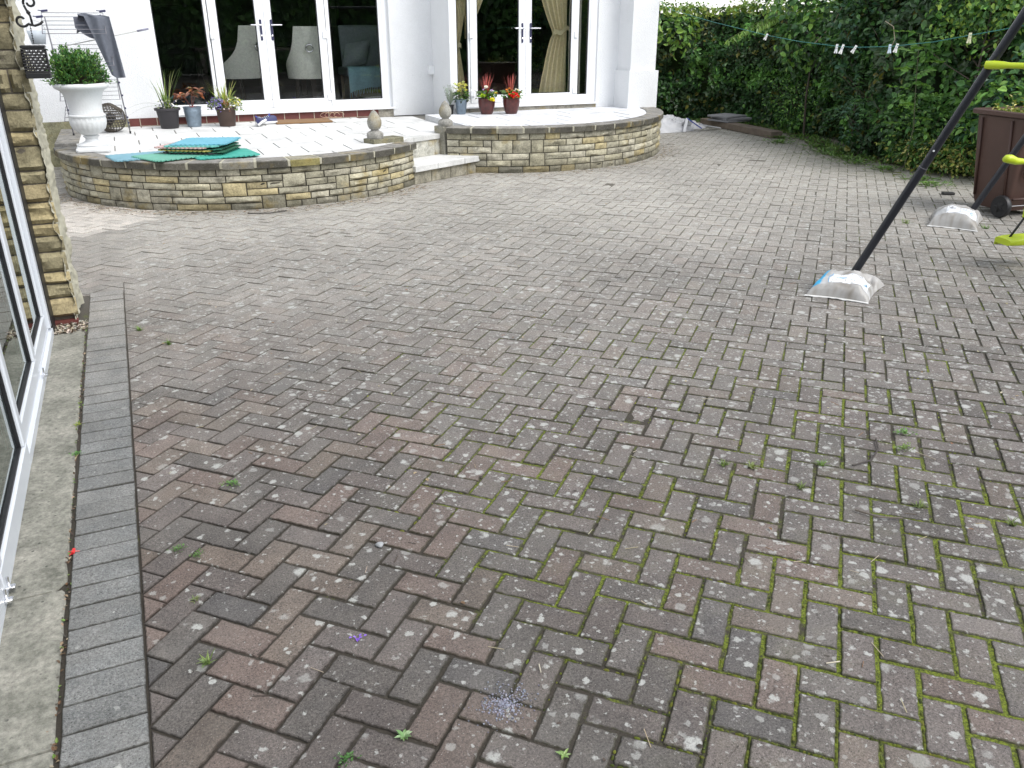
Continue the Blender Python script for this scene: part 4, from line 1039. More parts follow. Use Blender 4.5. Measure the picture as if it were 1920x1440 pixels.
# sapling with paired leaflets
sp = thing('sapling', 'young ash sapling with bright paired leaves in front of the hedge', 'sapling', (8.45, 7.3, 0)); b = MB(); b.col = (.09, .10, .05)
tr = [(8.50, 7.30, 0), (8.48, 7.25, .5), (8.42, 7.28, 1.0), (8.36, 7.30, 1.52)]; b.tube(tr, [.009, .007, .005, .003], 6); b.build('stem', M['vcol'], sp)
b = MB()
for k in range(15):
    t = .30 + .70 * k / 14; z = 1.52 * t; a = k * 2.4; b.col = (.09, .16, .03); compound(b, (8.50 - .14 * t, 7.28, z), (math.cos(a) * .9 - .25, math.sin(a) * .9 - .25, .35), .26, 4, .085, random.choice(((.10, .22, .035), (.13, .27, .04))), .48)
b.build('foliage', M['leaf'], sp)
hb = thing('hanging_branch', 'light green branch with narrow leaves drooping out of the hedge', 'branch', (8.6, 10.6, 1.5)); b = MB(); b.col = (.14, .22, .06)
for (p0, p1, p2) in (((9.5, 11.0, 1.78), (8.95, 10.8, 1.66), (8.5, 10.9, 1.42)), ((9.5, 11.0, 1.78), (9.1, 10.6, 1.72), (8.7, 10.5, 1.58))):
    pts = [Vector(p0).lerp(Vector(p1), t / 6) for t in range(6)] + [Vector(p1).lerp(Vector(p2), t / 6) for t in range(7)]; b.col = (.12, .18, .05); b.tube(pts, .004, 5)
    for q in pts[2:]:
        for _ in range(5): b.col = jit((.16, .28, .05)); b.leaf(q, (random.gauss(0, .5), random.gauss(-.3, .4), -1), (random.gauss(0, .5), -1, .3), .10, .025, .1, .2)
b.build('foliage', M['leaf'], hb)
for (lab, pts) in (('long bare pale twig hanging at the upper middle of the hedge', ((9.15, 9.35, 1.85), (9.10, 9.42, 1.62), (8.98, 9.60, 1.38))), ('arching bare twig above the pair of pegs nearest the sapling', ((8.55, 8.0, 1.66), (8.48, 7.8, 1.60), (8.45, 7.72, 1.46), (8.42, 7.76, 1.30)))):
    b = MB(); b.col = (.30, .25, .18); b.tube([Vector(p) for p in pts], .005, 5); tag(b.build('bare_twig', M['vcol']), lab, 'twig')
# strip of weeds, clippings and leaf litter along the hedge foot
b = MB()
for _ in range(5200):
    s = random.uniform(2.0, HL - 2.4); p, d, nn = edge_at(s); wdt = .15 + .42 * max(0, nz(s * 1.1, 3) + .45); q = p + nn * (random.random() ** 1.3 * wdt + .05 * random.random()) + Vector((0, 0, random.random() * .02))
    if random.random() < .55:
        b.col = jit(random.choice(((.10, .20, .03), (.06, .14, .03), (.14, .24, .05)))); b.leaf(q, (random.gauss(0, 1), random.gauss(0, 1), random.uniform(.1, 1.2)), (random.gauss(0, .5), random.gauss(0, .5), 1), random.uniform(.03, .07), random.uniform(.012, .03))
    else:
        b.col = jit(random.choice(((.09, .05, .025), (.14, .10, .05), (.05, .035, .02), (.22, .20, .12)))); b.leaf(q, (random.gauss(0, 1), random.gauss(0, 1), .05), (random.gauss(0, .2), random.gauss(0, .2), 1), random.uniform(.02, .05), random.uniform(.01, .025))
for (x, y) in ((9.0, 9.3), (8.75, 8.9), (8.6, 8.6), (8.85, 9.9), (8.5, 8.2), (8.35, 7.9), (9.25, 10.3), (8.3, 7.4), (7.9, 6.4), (8.1, 6.7)):
    for _ in range(110):
        a = random.uniform(0, 6.28); r = abs(random.gauss(0, .13)); b.col = jit(random.choice(((.11, .22, .04), (.16, .27, .07), (.07, .15, .03)))); b.leaf((x + r * math.cos(a), y + r * math.sin(a), .003 + .03 * random.random()), (math.cos(a), math.sin(a), random.uniform(.0, .7)), (0, 0, 1), random.uniform(.03, .07), .018)
b.build('weeds', M['leaf']); tag(bpy.data.objects['weeds'], 'low weeds, clippings and dead leaves along the hedge foot', kind='stuff')
# far backdrop: unseen hedge added behind the viewpoint to darken and fill pane reflections
bh = thing('hedge', 'unseen hedge added behind the viewpoint for the pane reflections', 'hedge', (3, -9, 0)); b = MB()
for _ in range(7000):
    x = random.uniform(-9, 22); z = random.random() ** .9 * (3.4 + .9 * nz(x * .4, 1)); b.col = jit(random.choice(((.07, .17, .04), (.11, .24, .06), (.04, .09, .03)))); b.leaf((x, -10 + .8 * nz(x * .6, z * .8) + random.gauss(0, .15), z), (random.gauss(0, 1), random.gauss(0, .4), random.gauss(0, 1)), (random.gauss(0, .5), 1, random.gauss(0, .5)), .34, .22)
b.build('foliage', M['leaf'], bh)
b = MB(); b.col = (.012, .022, .008); b.grid(40, 5, lambda u, v: (-9 + 31 * u, -10.4 + .5 * nz(u * 20, v * 3), v * (3.0 + .8 * nz((-9 + 31 * u) * .4, 1)))); b.build('shade_core', M['dullleaf'], bh)  # shade-coloured backing sheet for the added hedge

# ------------------------------------------------------------------ washing line and pegs
LINE = [(7.30, 11.05, 1.96), (7.193, 10.722, 1.861), (7.096, 10.416, 1.815), (6.538, 8.663, 1.646), (6.056, 7.151, 1.52), (5.818, 6.404, 1.473), (5.587, 5.678, 1.447), (5.502, 5.411, 1.446), (5.344, 4.917, 1.463), (5.316, 4.827, 1.470), (5.179, 4.398, 1.503), (5.06, 4.025, 1.549), (4.939, 3.643, 1.595), (4.76, 3.05, 1.67)]
LINE[0] = (7.121, 10.75, 1.95); LINE[1] = (7.19, 10.70, 1.862)
b = MB(); b.col = (.03, .22, .20); b.tube([LINE[0]] + LINE[2:], .0024, 6); tag(b.build('washing_line', M['vcol']), 'thin green washing line sagging across in front of the hedge', 'washing line')
def line_at(x, y):
    return x, y
pegs = [((7.096, 10.416, 1.815), 8, .9, 'white peg at the house end of the washing line', (.7, .7, .68)), ((6.056, 7.151, 1.52), 25, 1, 'lone white peg between the house end and the cluster on the line', (.75, .75, .73)),
        ((5.600, 5.715, 1.447), 4, 1.15, 'white peg hidden partly behind another, left of the close pair', (.7, .72, .75)), ((5.567, 5.615, 1.446), 16, 1.2, 'white peg with blue spring, right one of the close pair', (.78, .78, .76)),
        ((5.502, 5.411, 1.446), 30, 1, 'white peg tilted beside the close pair', (.75, .75, .73)), ((5.344, 4.917, 1.463), -2, 1, 'pale blue peg upright on the low part of the line', (.55, .66, .75)),
        ((5.316, 4.827, 1.470), 12, 1, 'white peg next to the pale blue one', (.78, .78, .76)), ((5.06, 4.025, 1.549), 0, 1, 'cream peg nearest the swing leg', (.62, .62, .42))]
for (p, tilt, sc_, lab, colr) in pegs:
    root = thing('clothes_peg', lab, 'peg', p, 'pegs on the washing line'); t = R(tilt); rt = Vector((c24, -s24, 0)); fw = Vector((s24, c24, 0)); up = Vector((0, 0, 1)); dn = -(up * math.cos(t) + rt * math.sin(t)); sd_ = rt * math.cos(t) - up * math.sin(t)
    p = Vector(p); sc_ *= .85
    for sg in (-1, 1):
        b = MB(); b.col = colr; a0 = p - dn * .018 * sc_ + sd_ * .0035 * sg; a1 = p + dn * .020 * sc_ + sd_ * .004 * sg; a2 = p + dn * .056 * sc_ + sd_ * .0095 * sg
        b.bar(a0, a1, .006, .011); b.bar(a1, a2, .006, .011); b.build('jaw', M['vcol'], root)
    b = MB(); b.col = (.08, .16, .45) if 'blue' in lab else (.3, .3, .32); q = p + dn * .016; b.tube([q - fw * .008 + sd_ * .002, q - fw * .009 - sd_ * .007, q + fw * .008 - sd_ * .007, q + fw * .009 + sd_ * .006, q - fw * .008 + sd_ * .006], .0014, 5); b.build('spring', M['vcol'], root)

# ------------------------------------------------------------------ swing frame, its weights and the lime glider
nn_ = Vector((.393, -.918, 0)); bd = Vector((.918, .393, 0))
sw = thing('swing_frame', 'dark painted steel swing frame with lime cross bars', 'swing frame', (4.34, 4.0, 0))
for k, base in enumerate((Vector((4.34, 4.0, 0)), Vector((4.34, 4.0, 0)) + bd * 2.66)):
    apex = base + nn_ * .84 + Vector((0, 0, 2.0)); rear = base + nn_ * 1.68
    for (foot) in (base, rear):
        b = MB(); f0 = foot + Vector((0, 0, .012)); mid = f0.lerp(apex, .395); b.tube([f0, mid], .0265, 20); b.tube([mid, apex], .0245, 20); o = sub(b.build('leg', M['pole'], sw, smooth=True, angle=40), sw)
        b = MB(); ax = (apex - f0).normalized(); b.tube([mid - ax * .002, mid + ax * .003], .0272, 20); b.build('joint_ring', M['wire'], o)
        b = MB(); sd_ = ax.cross(Vector((-s24, -c24, 0))).normalized(); tc = Vector((-.73, -.60, .3)).normalized(); tc = (tc - ax * tc.dot(ax)).normalized()
        b.lathe([(.0065, 0), (.006, .003), (.003, .0045)], (0, 0, 0), 10, M=tc.to_track_quat('Z', 'Y').to_matrix()); n_ = 30; q = f0 + ax * .97 + tc * .0245; b.v[-n_:] = [tuple(Vector(p) + q) for p in b.v[-n_:]]; b.build('bolt', M['upvc'], o)
    ca, cb = base + nn_ * .588 + Vector((0, 0, 1.4)), base + nn_ * 1.092 + Vector((0, 0, 1.4)); off = bd * -.036; ca += off; cb += off
    b = MB(); d_ = (cb - ca).normalized(); pts = [ca - d_ * .02, ca + d_ * .02, ca + d_ * .07, ca + d_ * .1, cb - d_ * .1, cb - d_ * .07, cb - d_ * .02, cb + d_ * .02]; b.tube(pts, [.022, .024, .021, .0165, .0165, .021, .024, .022], 14); sub(b.build('cross_bar', M['lime'], sw, smooth=True, angle=50), sw)
b = MB(); a0 = Vector((4.34, 4.0, 0)) + nn_ * .84 + Vector((0, 0, 2.0)); b.tube([a0 - bd * .08, a0 + bd * 2.74], .026, 16); b.build('top_beam', M['pole'], sw, smooth=True, angle=40)

gl = thing('glider_swing', 'lime and black two-seat glider hanging from the swing frame', 'swing', (5.9, 3.8, .2))
e1 = (bd * .80 + nn_ * .60).normalized(); e2 = Vector((-e1.y, e1.x, 0))
P0 = Vector((5.53, 3.93, .75))
b = MB(); pts = [P0 + e1 * t + Vector((0, 0, dz)) for t, dz in ((0, .0), (.02, .006), (.05, .004), (.10, -.012), (.17, -.016), (.30, -.012), (.42, .004), (.47, .006), (.49, 0))]; b.tube(pts, [.016, .028, .031, .025, .0185, .0185, .026, .029, .014], 14); b.build('handlebar', M['lime'], gl, smooth=True)
Q0 = Vector((5.585, 3.835, .195)); b = MB()
def foot_rest(u, v):
    X, Y = 2 * u - 1, v * 2 * math.pi; w = .075 + .012 * X * X; tp_ = 1 - .12 * abs(X) ** 6
    cy, cz = math.cos(Y), math.sin(Y); cy, cz = math.copysign(abs(cy) ** .5, cy), math.copysign(abs(cz) ** .5, cz)
    p = Q0 + e1 * (.36 * u) + e2 * (w * cy * tp_); return (p.x, p.y, p.z - .004 + .024 * cz * tp_ + .014 * (1 - X * X) * (cz > 0) + (-.025 if cy > .9 and cz < 0 else 0))
b.grid(18, 28, foot_rest); b.face(*[b.p(foot_rest(0, k / 28)) for k in range(28)]); b.face(*[b.p(foot_rest(1, k / 28)) for k in range(28)][::-1])
b.build('footrest', M['lime'], gl, smooth=True, angle=50)
Pc = P0 + e1 * .245; Qc = Q0 + e1 * .18
for sg in (-1, 1):
    b = MB(); b.tube([Qc + e1 * .13 * sg + Vector((0, 0, .02)), Qc + e1 * .035 * sg + Vector((0, 0, .18))], .008, 8); b.build('stay', M['plasticblack'], gl, smooth=True)
b = MB(); q = Qc + Vector((0, 0, .20)); b.obox(q, e1 * .055, e2 * .03, (0, 0, .05), .015)
for k in range(3): b.obox(q + Vector((0, 0, -.025 + .025 * k)) - e2 * .0315, e1 * .045, e2 * .002, (0, 0, .004))
b.build('bracket', M['lime'], gl)
b = MB(); far_ = Qc + (-e2) * 1.15; b.tube([Qc + Vector((0, 0, .19)), far_ + Vector((0, 0, .19))], .019, 12); b.build('centre_bar', M['pole'], gl, smooth=True, angle=40)
b = MB(); b.tube([Pc + Vector((0, 0, -.01)), Pc.lerp(Qc, .5) - e2 * .05, Qc + Vector((0, 0, .22))], .012, 10); b.build('post', M['plasticblack'], gl, smooth=True)
for t in (.25, .9):
    b = MB(); c_ = Qc - e2 * t + Vector((0, 0, .30)); b.lathe([(.02, 0), (.11, .004), (.135, .018), (.13, .034), (.10, .04), (.02, .036)], tuple(c_), 20); b.build('seat', M['lime'], gl, smooth=True, angle=60)
    b = MB(); top = a0 + bd * ((c_ - a0).dot(bd)); b.tube([c_ + Vector((0, 0, -.10)), Vector((top.x, top.y, 1.98))], .008, 8); b.build('hanger', M['plasticblack'], gl)

def sandbag(label, A, B_, C_, D_, h_, pole, stripe, seed):
    root = thing('sandbag', label, 'sandbag', ((A[0] + C_[0]) / 2, (A[1] + C_[1]) / 2, 0), 'weighted bags on the swing legs')
    A, B_, C_, D_ = [Vector((p[0], p[1], 0)) for p in (A, B_, C_, D_)]
    pu, pv, cdir = pole
    def S_(u, v, off=0.0):
        # corners pulled out, sides drawn in
        k = 1 - .10 * (1 - (2 * u - 1) ** 2) * abs(2 * v - 1) ; kk = 1 - .10 * (1 - (2 * v - 1) ** 2) * abs(2 * u - 1)
        uu, vv = .5 + (u - .5) * kk, .5 + (v - .5) * k
        p = (A * (1 - uu) + B_ * uu) * (1 - vv) + (D_ * (1 - uu) + C_ * uu) * vv
        X, Y = 2 * u - 1, 2 * v - 1
        z = max(0, (1 - abs(X) ** 3.0)) ** .55 * max(0, (1 - abs(Y) ** 3.4)) ** .5 * h_
        d_ = math.hypot((u - pu) / .10, (v - pv) / .12); z *= 1 - .55 * math.exp(-d_ * d_)
        w = abs((v - pv) + (u - pu) * cdir); 
        if u > pu: z *= 1 - .72 * math.exp(-(w / .085) ** 2)
        cr = min(1, 4 * (1 - max(abs(X), abs(Y)))) ; z += .009 * nz(u * 7, v * 30, seed) * (.3 + cr) + .018 * nz(u * 4, v * 5, seed + 2) * cr + .006 * nz(u * 34, v * 9, seed) * cr
        return Vector((p.x, p.y, max(.003, z + .004) + off))
    b = MB(); nu = nv = 44; I = []
    for i in range(nu + 1):
        row = []
        for j in range(nv + 1):
            u, v = i / nu, j / nv; b.col = (.42, .41, .395) if v > .42 else (.50, .505, .505)
            dirt = max(0, nz(u * 5, v * 5, seed + 7)) * .8 + max(0, nz(u * 16, v * 16, seed)) * .3 + (.40 if v < .12 else 0); b.col = tuple(c * (1 - dirt * k) for c, k in zip(b.col, (.72, .78, .86)))
            if stripe and u < .17 and .12 < v < .95: b.col = (.03, .40, .70)
            row.append(b.p(S_(u, v)))
        I.append(row)
    for i in range(nu):
        for j in range(nv): b.face(I[i][j], I[i + 1][j], I[i + 1][j + 1], I[i][j + 1])
    b.build('sack', M['bag'], root, smooth=True)
    def patch(u0, u1, v0, v1, col, name, n=14, off=.0018):
        b = MB(); b.col = col; b.grid(n, n, lambda s_, t: S_(u0 + (u1 - u0) * s_, v0 + (v1 - v0) * t, off)); return b.build(name, M['bag'], root, smooth=True)
    patch(.30, .93, .13, .44, (.68, .70, .72), 'label_panel', 22, .0012)
    b = MB(); b.col = (.22, .42, .62)     # printed marks: lines of small print, a bar code block and a ring emblem
    def strip(u0, u1, v0, v1, off=.003): b.grid(8, 1, lambda s_, t: S_(u0 + (u1 - u0) * s_, v0 + (v1 - v0) * t, off))
    if stripe:
        for k in range(16): u = .38 + .020 * k; strip(u, u + random.choice((.008, .014)), .24, .262)
        for k in range(9): u = .62 + .022 * k; strip(u, u + .013, .20, .22)
        ring = (.30, .40, .055)
        b.col = (.25, .25, .27)
        for k in range(11): u = .60 + .016 * k; strip(u, u + .008, .385, .398); strip(u + .003, u + .010, .408, .424)
    else:
        for k in range(10): u = .56 + .020 * k; strip(u, u + .013, .29, .315)
        b.col = (.30, .30, .32)
        for k in range(8): u = .36 + .016 * k; strip(u, u + .009, .30, .40)
    b.col = (.12, .34, .58); ru, rv = (.88, .24) if stripe else (.82, .27)
    pts = [S_(ru + .030 * math.cos(t), rv + .035 * math.sin(t), .003) for t in [R(30 + 300 * k / 14) for k in range(15)]]; b.tube(pts, .0022, 4)
    if stripe: pts = [S_(.30 - .03 * math.sin(math.pi * k / 12), .13 + .31 * k / 12, .002) for k in range(13)]; b.tube(pts, .0020, 4)
    b.build('printing', M['vcol'], root)
    b = MB(); b.col = (.62, .62, .60)
    rows = []
    for k in range(41):
        t = k / 40; p = S_(t, 0.0); q = S_(t, .03); o_ = (Vector((p.x, p.y, 0)) - Vector((q.x, q.y, 0))); o_ = o_.normalized() * .016 if o_.length > 1e-4 else Vector((0, 0, 0)); rows.append((b.p(p.x, p.y, .010), b.p(p.x + o_.x, p.y + o_.y, .007 + .006 * nz(t * 9, seed)), b.p(p.x + o_.x, p.y + o_.y, .004 + .006 * nz(t * 9, seed))))
    for P_, Q_ in zip(rows, rows[1:]): b.face(P_[0], P_[1], Q_[1], Q_[0]); b.face(P_[1], P_[2], Q_[2], Q_[1])
    b.build('seam', M['bag'], root)
sandbag('white sand-filled bag with a bright blue end over the foot of the nearer swing leg', (3.83, 3.87), (4.07, 3.57), (4.48, 3.82), (4.17, 4.10), .115, (.80, .70, .55), True, 3)
sandbag('white sand-filled bag with a grey bar code over the foot of the farther swing leg', (6.24, 5.00), (6.44, 4.66), (6.92, 4.98), (6.66, 5.32), .140, (.82, .66, .5), False, 9)

# ------------------------------------------------------------------ brown wheeled bin
ax_, ay_ = Vector((.988, -.15, 0)), Vector((-.15, -.988, 0)); L0 = Vector((7.21, 5.39, 0))
wb = thing('wheelie_bin', 'brown wheeled garden bin without a lid, full of soil and sprouting weeds', 'bin', (7.4, 5.1, 0))
def ring(z, grow, lean=0.0):
    g_ = grow; p = L0 - ax_ * g_ - ay_ * (g_ * 1.25) + Vector((0, 0, z)); w, d_ = .47 + 2 * g_, .44 + 2.5 * g_; r_ = .045; out = []
    for (cx, cy, a0_) in ((w - r_, d_ - r_, 0), (r_, d_ - r_, 90), (r_, r_, 180), (w - r_, r_, 270)):
        for k in range(5): a = R(a0_ + 22.5 * k); out.append(p + ax_ * (cx + r_ * math.cos(a)) + ay_ * (cy + r_ * math.sin(a)))
    return out
def loft(mb, rings, cap0=True, cap1=False):
    I = [[mb.p(q) for q in r_] for r_ in rings]; n = len(I[0])
    for A_, B_ in zip(I, I[1:]):
        for k in range(n): mb.face(A_[k], A_[(k + 1) % n], B_[(k + 1) % n], B_[k])
    if cap0: mb.face(*I[0][::-1])
    if cap1: mb.face(*I[-1])
b = MB(); loft(b, [ring(.055, -.03), ring(.12, -.012), ring(.3, .006), ring(.6, .032), ring(.86, .052), ring(.86, .045), ring(.80, .040)], True, False)
b.build('body', M['binbrown'], wb, smooth=True, angle=35)
b = MB(); loft(b, [ring(.875, .050), ring(.868, .078), ring(.874, .086), ring(.906, .088), ring(.914, .080), ring(.914, .045), ring(.86, .040)], False); b.build('rim', M['binbrown'], wb, smooth=True, angle=35)
b = MB(); loft(b, [ring(.80, .03), ring(.845, .038)], False, True); b.build('soil', M['soil'], wb)
Nc = L0 + ay_ * .44       # near corner
for k_ in (0, 1):
    wc = Nc + ax_ * (.01 if k_ == 0 else .46) - ay_ * .03 + Vector((0, 0, .10)); off = -ax_ * .03 if k_ == 0 else ax_ * .03
    Mq = ax_.to_track_quat('Z', 'Y').to_matrix(); b = MB(); b.lathe([(.055, -.020), (.094, -.024), (.1, -.012), (.1, .012), (.094, .024), (.055, .020)], tuple(wc + off), 28, M=Mq); wh = sub(b.build('wheel', M['gasket'], wb, smooth=True, angle=40), wb)
    b = MB(); b.lathe([(.012, -.028), (.03, -.024), (.05, -.018), (.056, -.020), (.056, .020), (.03, .022), (.012, .026)], tuple(wc + off), 24, M=Mq)
    for q_ in range(5):
        a = R(72 * q_); rv_ = Mq @ Vector((math.cos(a), math.sin(a), 0)); b.tube([wc + off + rv_ * .012 - ax_ * .024, wc + off + rv_ * .052 - ax_ * .021], .006, 6)
    b.build('hub', M['wire'] if False else M['plasticblack'], wh, smooth=True, angle=40)
b = MB(); b.tube([Nc - ay_ * .03 + Vector((0, 0, .1)) - ax_ * .0, Nc - ay_ * .03 + ax_ * .47 + Vector((0, 0, .1))], .009, 8); b.build('axle', M['chrome'], wb)
b = MB()
for (s0, s1, z0, z1) in ((.06, .075, .15, .84), (.40, .415, .15, .84)):      # ribs moulded into the side
    p0, p1 = L0 + ay_ * s0 - ax_ * .004 + Vector((0, 0, z0)), L0 + ay_ * (s0 - .04) - ax_ * .062 + Vector((0, 0, z1)); b.tube([p0, p1], .011, 6)
fr0 = Nc + ay_ * .035 + ax_ * .09; z0, z1 = .33, .80
pts = [fr0 + ax_ * .03 + Vector((0, 0, z0)) , fr0 + ax_ * .25 + Vector((0, 0, z0)), fr0 + ax_ * .29 + Vector((0, 0, z0 + .05)), fr0 + ax_ * .31 + ay_ * .045 + Vector((0, 0, z1)), fr0 - ax_ * .02 + ay_ * .045 + Vector((0, 0, z1)), fr0 - ax_ * .01 + Vector((0, 0, z0 + .05))]
b.tube(pts, .010, 8, closed=True); b.tube([Nc + ax_ * .03 + ay_ * .03 + Vector((0, 0, .17)), Nc + ax_ * .44 + ay_ * .03 + Vector((0, 0, .17))], .012, 8)
b.build('moulding', M['binbrown'], wb, smooth=True)
b = MB()
for _ in range(60):
    p = L0 + ax_ * random.uniform(-.0, .46) + ay_ * random.uniform(-.04, .46) + Vector((0, 0, .84)); h_ = random.uniform(.06, .22) if random.random() < .4 else .06
    b.col = (.14, .18, .04); t = p + Vector((random.gauss(0, .03), random.gauss(0, .03), h_)); b.tube([p, t], [.003, .0015], 4)
    for _k in range(7): q = p.lerp(t, random.uniform(.4, 1)); b.col = jit(random.choice(((.35, .40, .06), (.14, .24, .04), (.45, .44, .18)))); b.leaf(q, (random.gauss(0, 1), random.gauss(0, 1), .4), (0, 0, 1), .045, .02)
tag(b.build('weeds', M['leaf']), 'yellowing weeds sprouting from the soil in the brown bin', 'weeds')

# ------------------------------------------------------------------ things beyond the right terrace
sk = thing('dumpy_bag', 'crumpled white builder bag with a blue strap lying beside the right terrace', 'sack', (8.3, 12.05, 0))
b = MB(); b.col = (.50, .50, .51)
def sack(u, v):
    a = u * 2 * math.pi; r = (1 - v); lump = 1 + .22 * math.sin(3 * a + 1) + .35 * nz(math.cos(a) * 2, math.sin(a) * 2, 3); x = 8.32 + .62 * r * lump * math.cos(a) * (1 if math.cos(a) < 0 else 1.1); y = 12.08 + .36 * r * lump * math.sin(a)
    z = .25 * (1 - r ** 1.6) * (.75 + .35 * nz(x * 2, y * 2, 7)) + .075 * abs(nz(x * 7, y * 7, 1)) + .03 * nz(x * 24, y * 24, 2); return (x, y, max(.004, z if r < .98 else .004))
b.grid(72, 26, sack); b.build('bag', M['bag'], sk, smooth=True)
b = MB(); b.col = (.70, .70, .71)
for (x, y, z, w, hh) in ((8.30, 11.95, .20, .18, .10), (8.52, 11.85, .17, .22, .14), (8.12, 11.98, .18, .14, .08)): b.grid(8, 8, lambda u, v: (x + w * (u - .5) + .03 * nz(u * 4, v * 4, x), y + .05 * nz(u * 3, v * 3, 9 + x) - .06 * v, z - .10 + hh * v * (1 - .8 * abs(u - .5) * 1.4)))
b.build('folds', M['bag'], sk, smooth=True)
b = MB(); b.col = (.03, .06, .38); b.bar((8.48, 11.74, .21), (8.72, 11.66, .05), .06, .012); b.col = (.55, .55, .56); b.bar((8.48, 11.74, .21), (8.34, 11.60, .015), .045, .008); b.bar((8.75, 11.72, .10), (9.15, 11.75, .03), .10, .02); b.build('strap', M['vcol'], sk)
tim = Vector((9.47, 12.55, 0)); tim2 = Vector((9.22, 10.40, 0))
b = MB(); b.obox((tim + tim2) / 2 + Vector((0, 0, .055)), (tim2 - tim) / 2, Vector((.11, -.01, 0)), (0, 0, .05), .006); tag(b.build('timber_sleeper', M['timber'], loc=(9.35, 11.5, 0)), 'long weathered timber sleeper lying on the paving in front of the hedge', 'sleeper')
for k, (x, y, a, w) in enumerate(((9.50, 11.95, 8, .27), (9.53, 11.93, -4, .26), (9.47, 11.97, 14, .25))):
    b = MB(); b.col = (.20, .20, .21); ca, sa = math.cos(R(a)), math.sin(R(a)); z = .108 + .034 * k + .017
    b.obox((x, y, z), Vector((ca, sa, 0)) * w, Vector((-sa, ca, 0)) * w * .9, (0, 0, .0155), .004)
    tag(b.build('paving_slab', M['vcol'], loc=(x, y, z)), ('lowest', 'middle', 'topmost')[k] + ' of the three grey slabs stacked on the timber sleeper', 'slab', 'grey slabs stacked on the sleeper')

# ------------------------------------------------------------------ on the left terrace
ZP = Z1 - .0105
ur = thing('urn_planter', 'large white classical urn on the left terrace, planted with a clipped green shrub', 'urn', (-.335, 9.52, ZP)); UC = (-.335, 9.52, ZP)
b = MB(); b.obox((UC[0], UC[1], ZP + .03), (.155, 0, 0), (0, .155, 0), (0, 0, .029), .02); b.build('plinth', M['urn'], ur, smooth=True, angle=40)
b = MB(); flute = lambda a, z: 1 + (.028 * abs(math.sin(a * 11)) * max(0, min(1, (z - .17) / .05, (.33 - z) / .03)) if .16 < z < .345 else 0)
prof = [(.13, .058), (.135, .075), (.10, .09), (.062, .11), (.055, .13), (.07, .148), (.075, .158), (.06, .166), (.10, .185), (.145, .225), (.162, .27), (.168, .31), (.165, .338), (.172, .345), (.172, .358), (.155, .365), (.150, .40), (.152, .45), (.163, .51), (.182, .56), (.205, .592), (.235, .605), (.250, .622), (.250, .642), (.238, .655), (.212, .655), (.20, .635), (.19, .60)]
b.lathe(prof, UC, 88, flute); b.build('bowl', M['urn'], ur, smooth=True, angle=55)
b = MB(); b.lathe([(.001, .60), (.10, .615), (.195, .605), (.001, .59)], UC, 24); b.build('soil', M['soil'], ur)
sh = thing('potted_shrub', 'bushy green box shrub growing in the white urn', 'shrub', (UC[0], UC[1], ZP + .61)); b = MB(); st_ = MB(); st_.col = (.09, .06, .05)
for k in range(300):
    a = random.uniform(0, 6.28); e = random.uniform(.02, 1.0); r = math.cos(e * 1.45); dr = Vector((math.cos(a) * r * .80, math.sin(a) * r * .8, math.sin(e * 1.5) * 1.42 + .14)); bump_ = 1 + .22 * math.sin(a * 2 + .9) * (1 - e) - (.10 if math.cos(a) > .6 else 0)
    Lr = .228 * bump_ * random.uniform(.72, 1.06); base = Vector((UC[0] + math.cos(a) * .06, UC[1] + math.sin(a) * .06, ZP + .61)); tip = base + dr * Lr + Vector((math.cos(a) * .03, math.sin(a) * .03, 0)); st_.tube([base, base.lerp(tip, .5) + Vector((0, 0, -.012)), tip], [.0035, .0025, .001], 4, cap=False)
    for _ in range(22 if not (math.cos(a) > .5 and e < .5) else 9):
        q = base.lerp(tip, random.uniform(.52, 1.03)); b.col = jit(random.choice(((.035, .12, .03), (.065, .175, .04), (.12, .24, .045))), .2); b.leaf(q + Vector([random.gauss(0, .010) for _ in range(3)]), dr + Vector([random.gauss(0, .7) for _ in range(3)]), (random.gauss(0, .5), random.gauss(0, .5), 1), random.uniform(.024, .036), .016, .2)
b.build('foliage', M['leaf'], sh); st_.build('stems', M['vcol'], sh)

wk = thing('wicker_ball', 'dark woven willow ball lying behind the white urn', 'wicker ball', (-.15, 11.30, ZP)); WC = Vector((-.15, 11.30, ZP + .165)); Mt = Matrix.Rotation(R(35), 3, 'Y')
b = MB()
for fam in (1, -1):
    for k in range(17):
        pts = [WC + Mt @ Vector((.168 * math.cos(e) * math.cos(fam * e * 1.5 + k * 2 * math.pi / 17), .168 * math.cos(e) * math.sin(fam * e * 1.5 + k * 2 * math.pi / 17), .158 * math.sin(e))) * (1 + .012 * fam) for e in [R(-80 + 140 * t / 16) for t in range(17)]]; b.tube(pts, .0042, 5, cap=False)
for e in (R(56), R(60), R(64)): b.tube([WC + Mt @ Vector((.17 * math.cos(e) * math.cos(t), .17 * math.cos(e) * math.sin(t), .16 * math.sin(e))) for t in [2 * math.pi * k / 24 for k in range(24)]], .008, 6, closed=True)
for e in (R(-78), R(-70)): b.tube([WC + Mt @ Vector((.17 * math.cos(e) * math.cos(t), .17 * math.cos(e) * math.sin(t), .16 * math.sin(e))) for t in [2 * math.pi * k / 18 for k in range(18)]], .012, 6, closed=True)
b.build('weave', M['wicker'], wk, smooth=True)
b = MB(); b.lathe([(.001, -.10), (.05, -.09), (.055, .02), (.04, .05), (.001, .055)], tuple(WC), 14, M=Mt); b.build('lining', M['gasket'], wk, smooth=True)

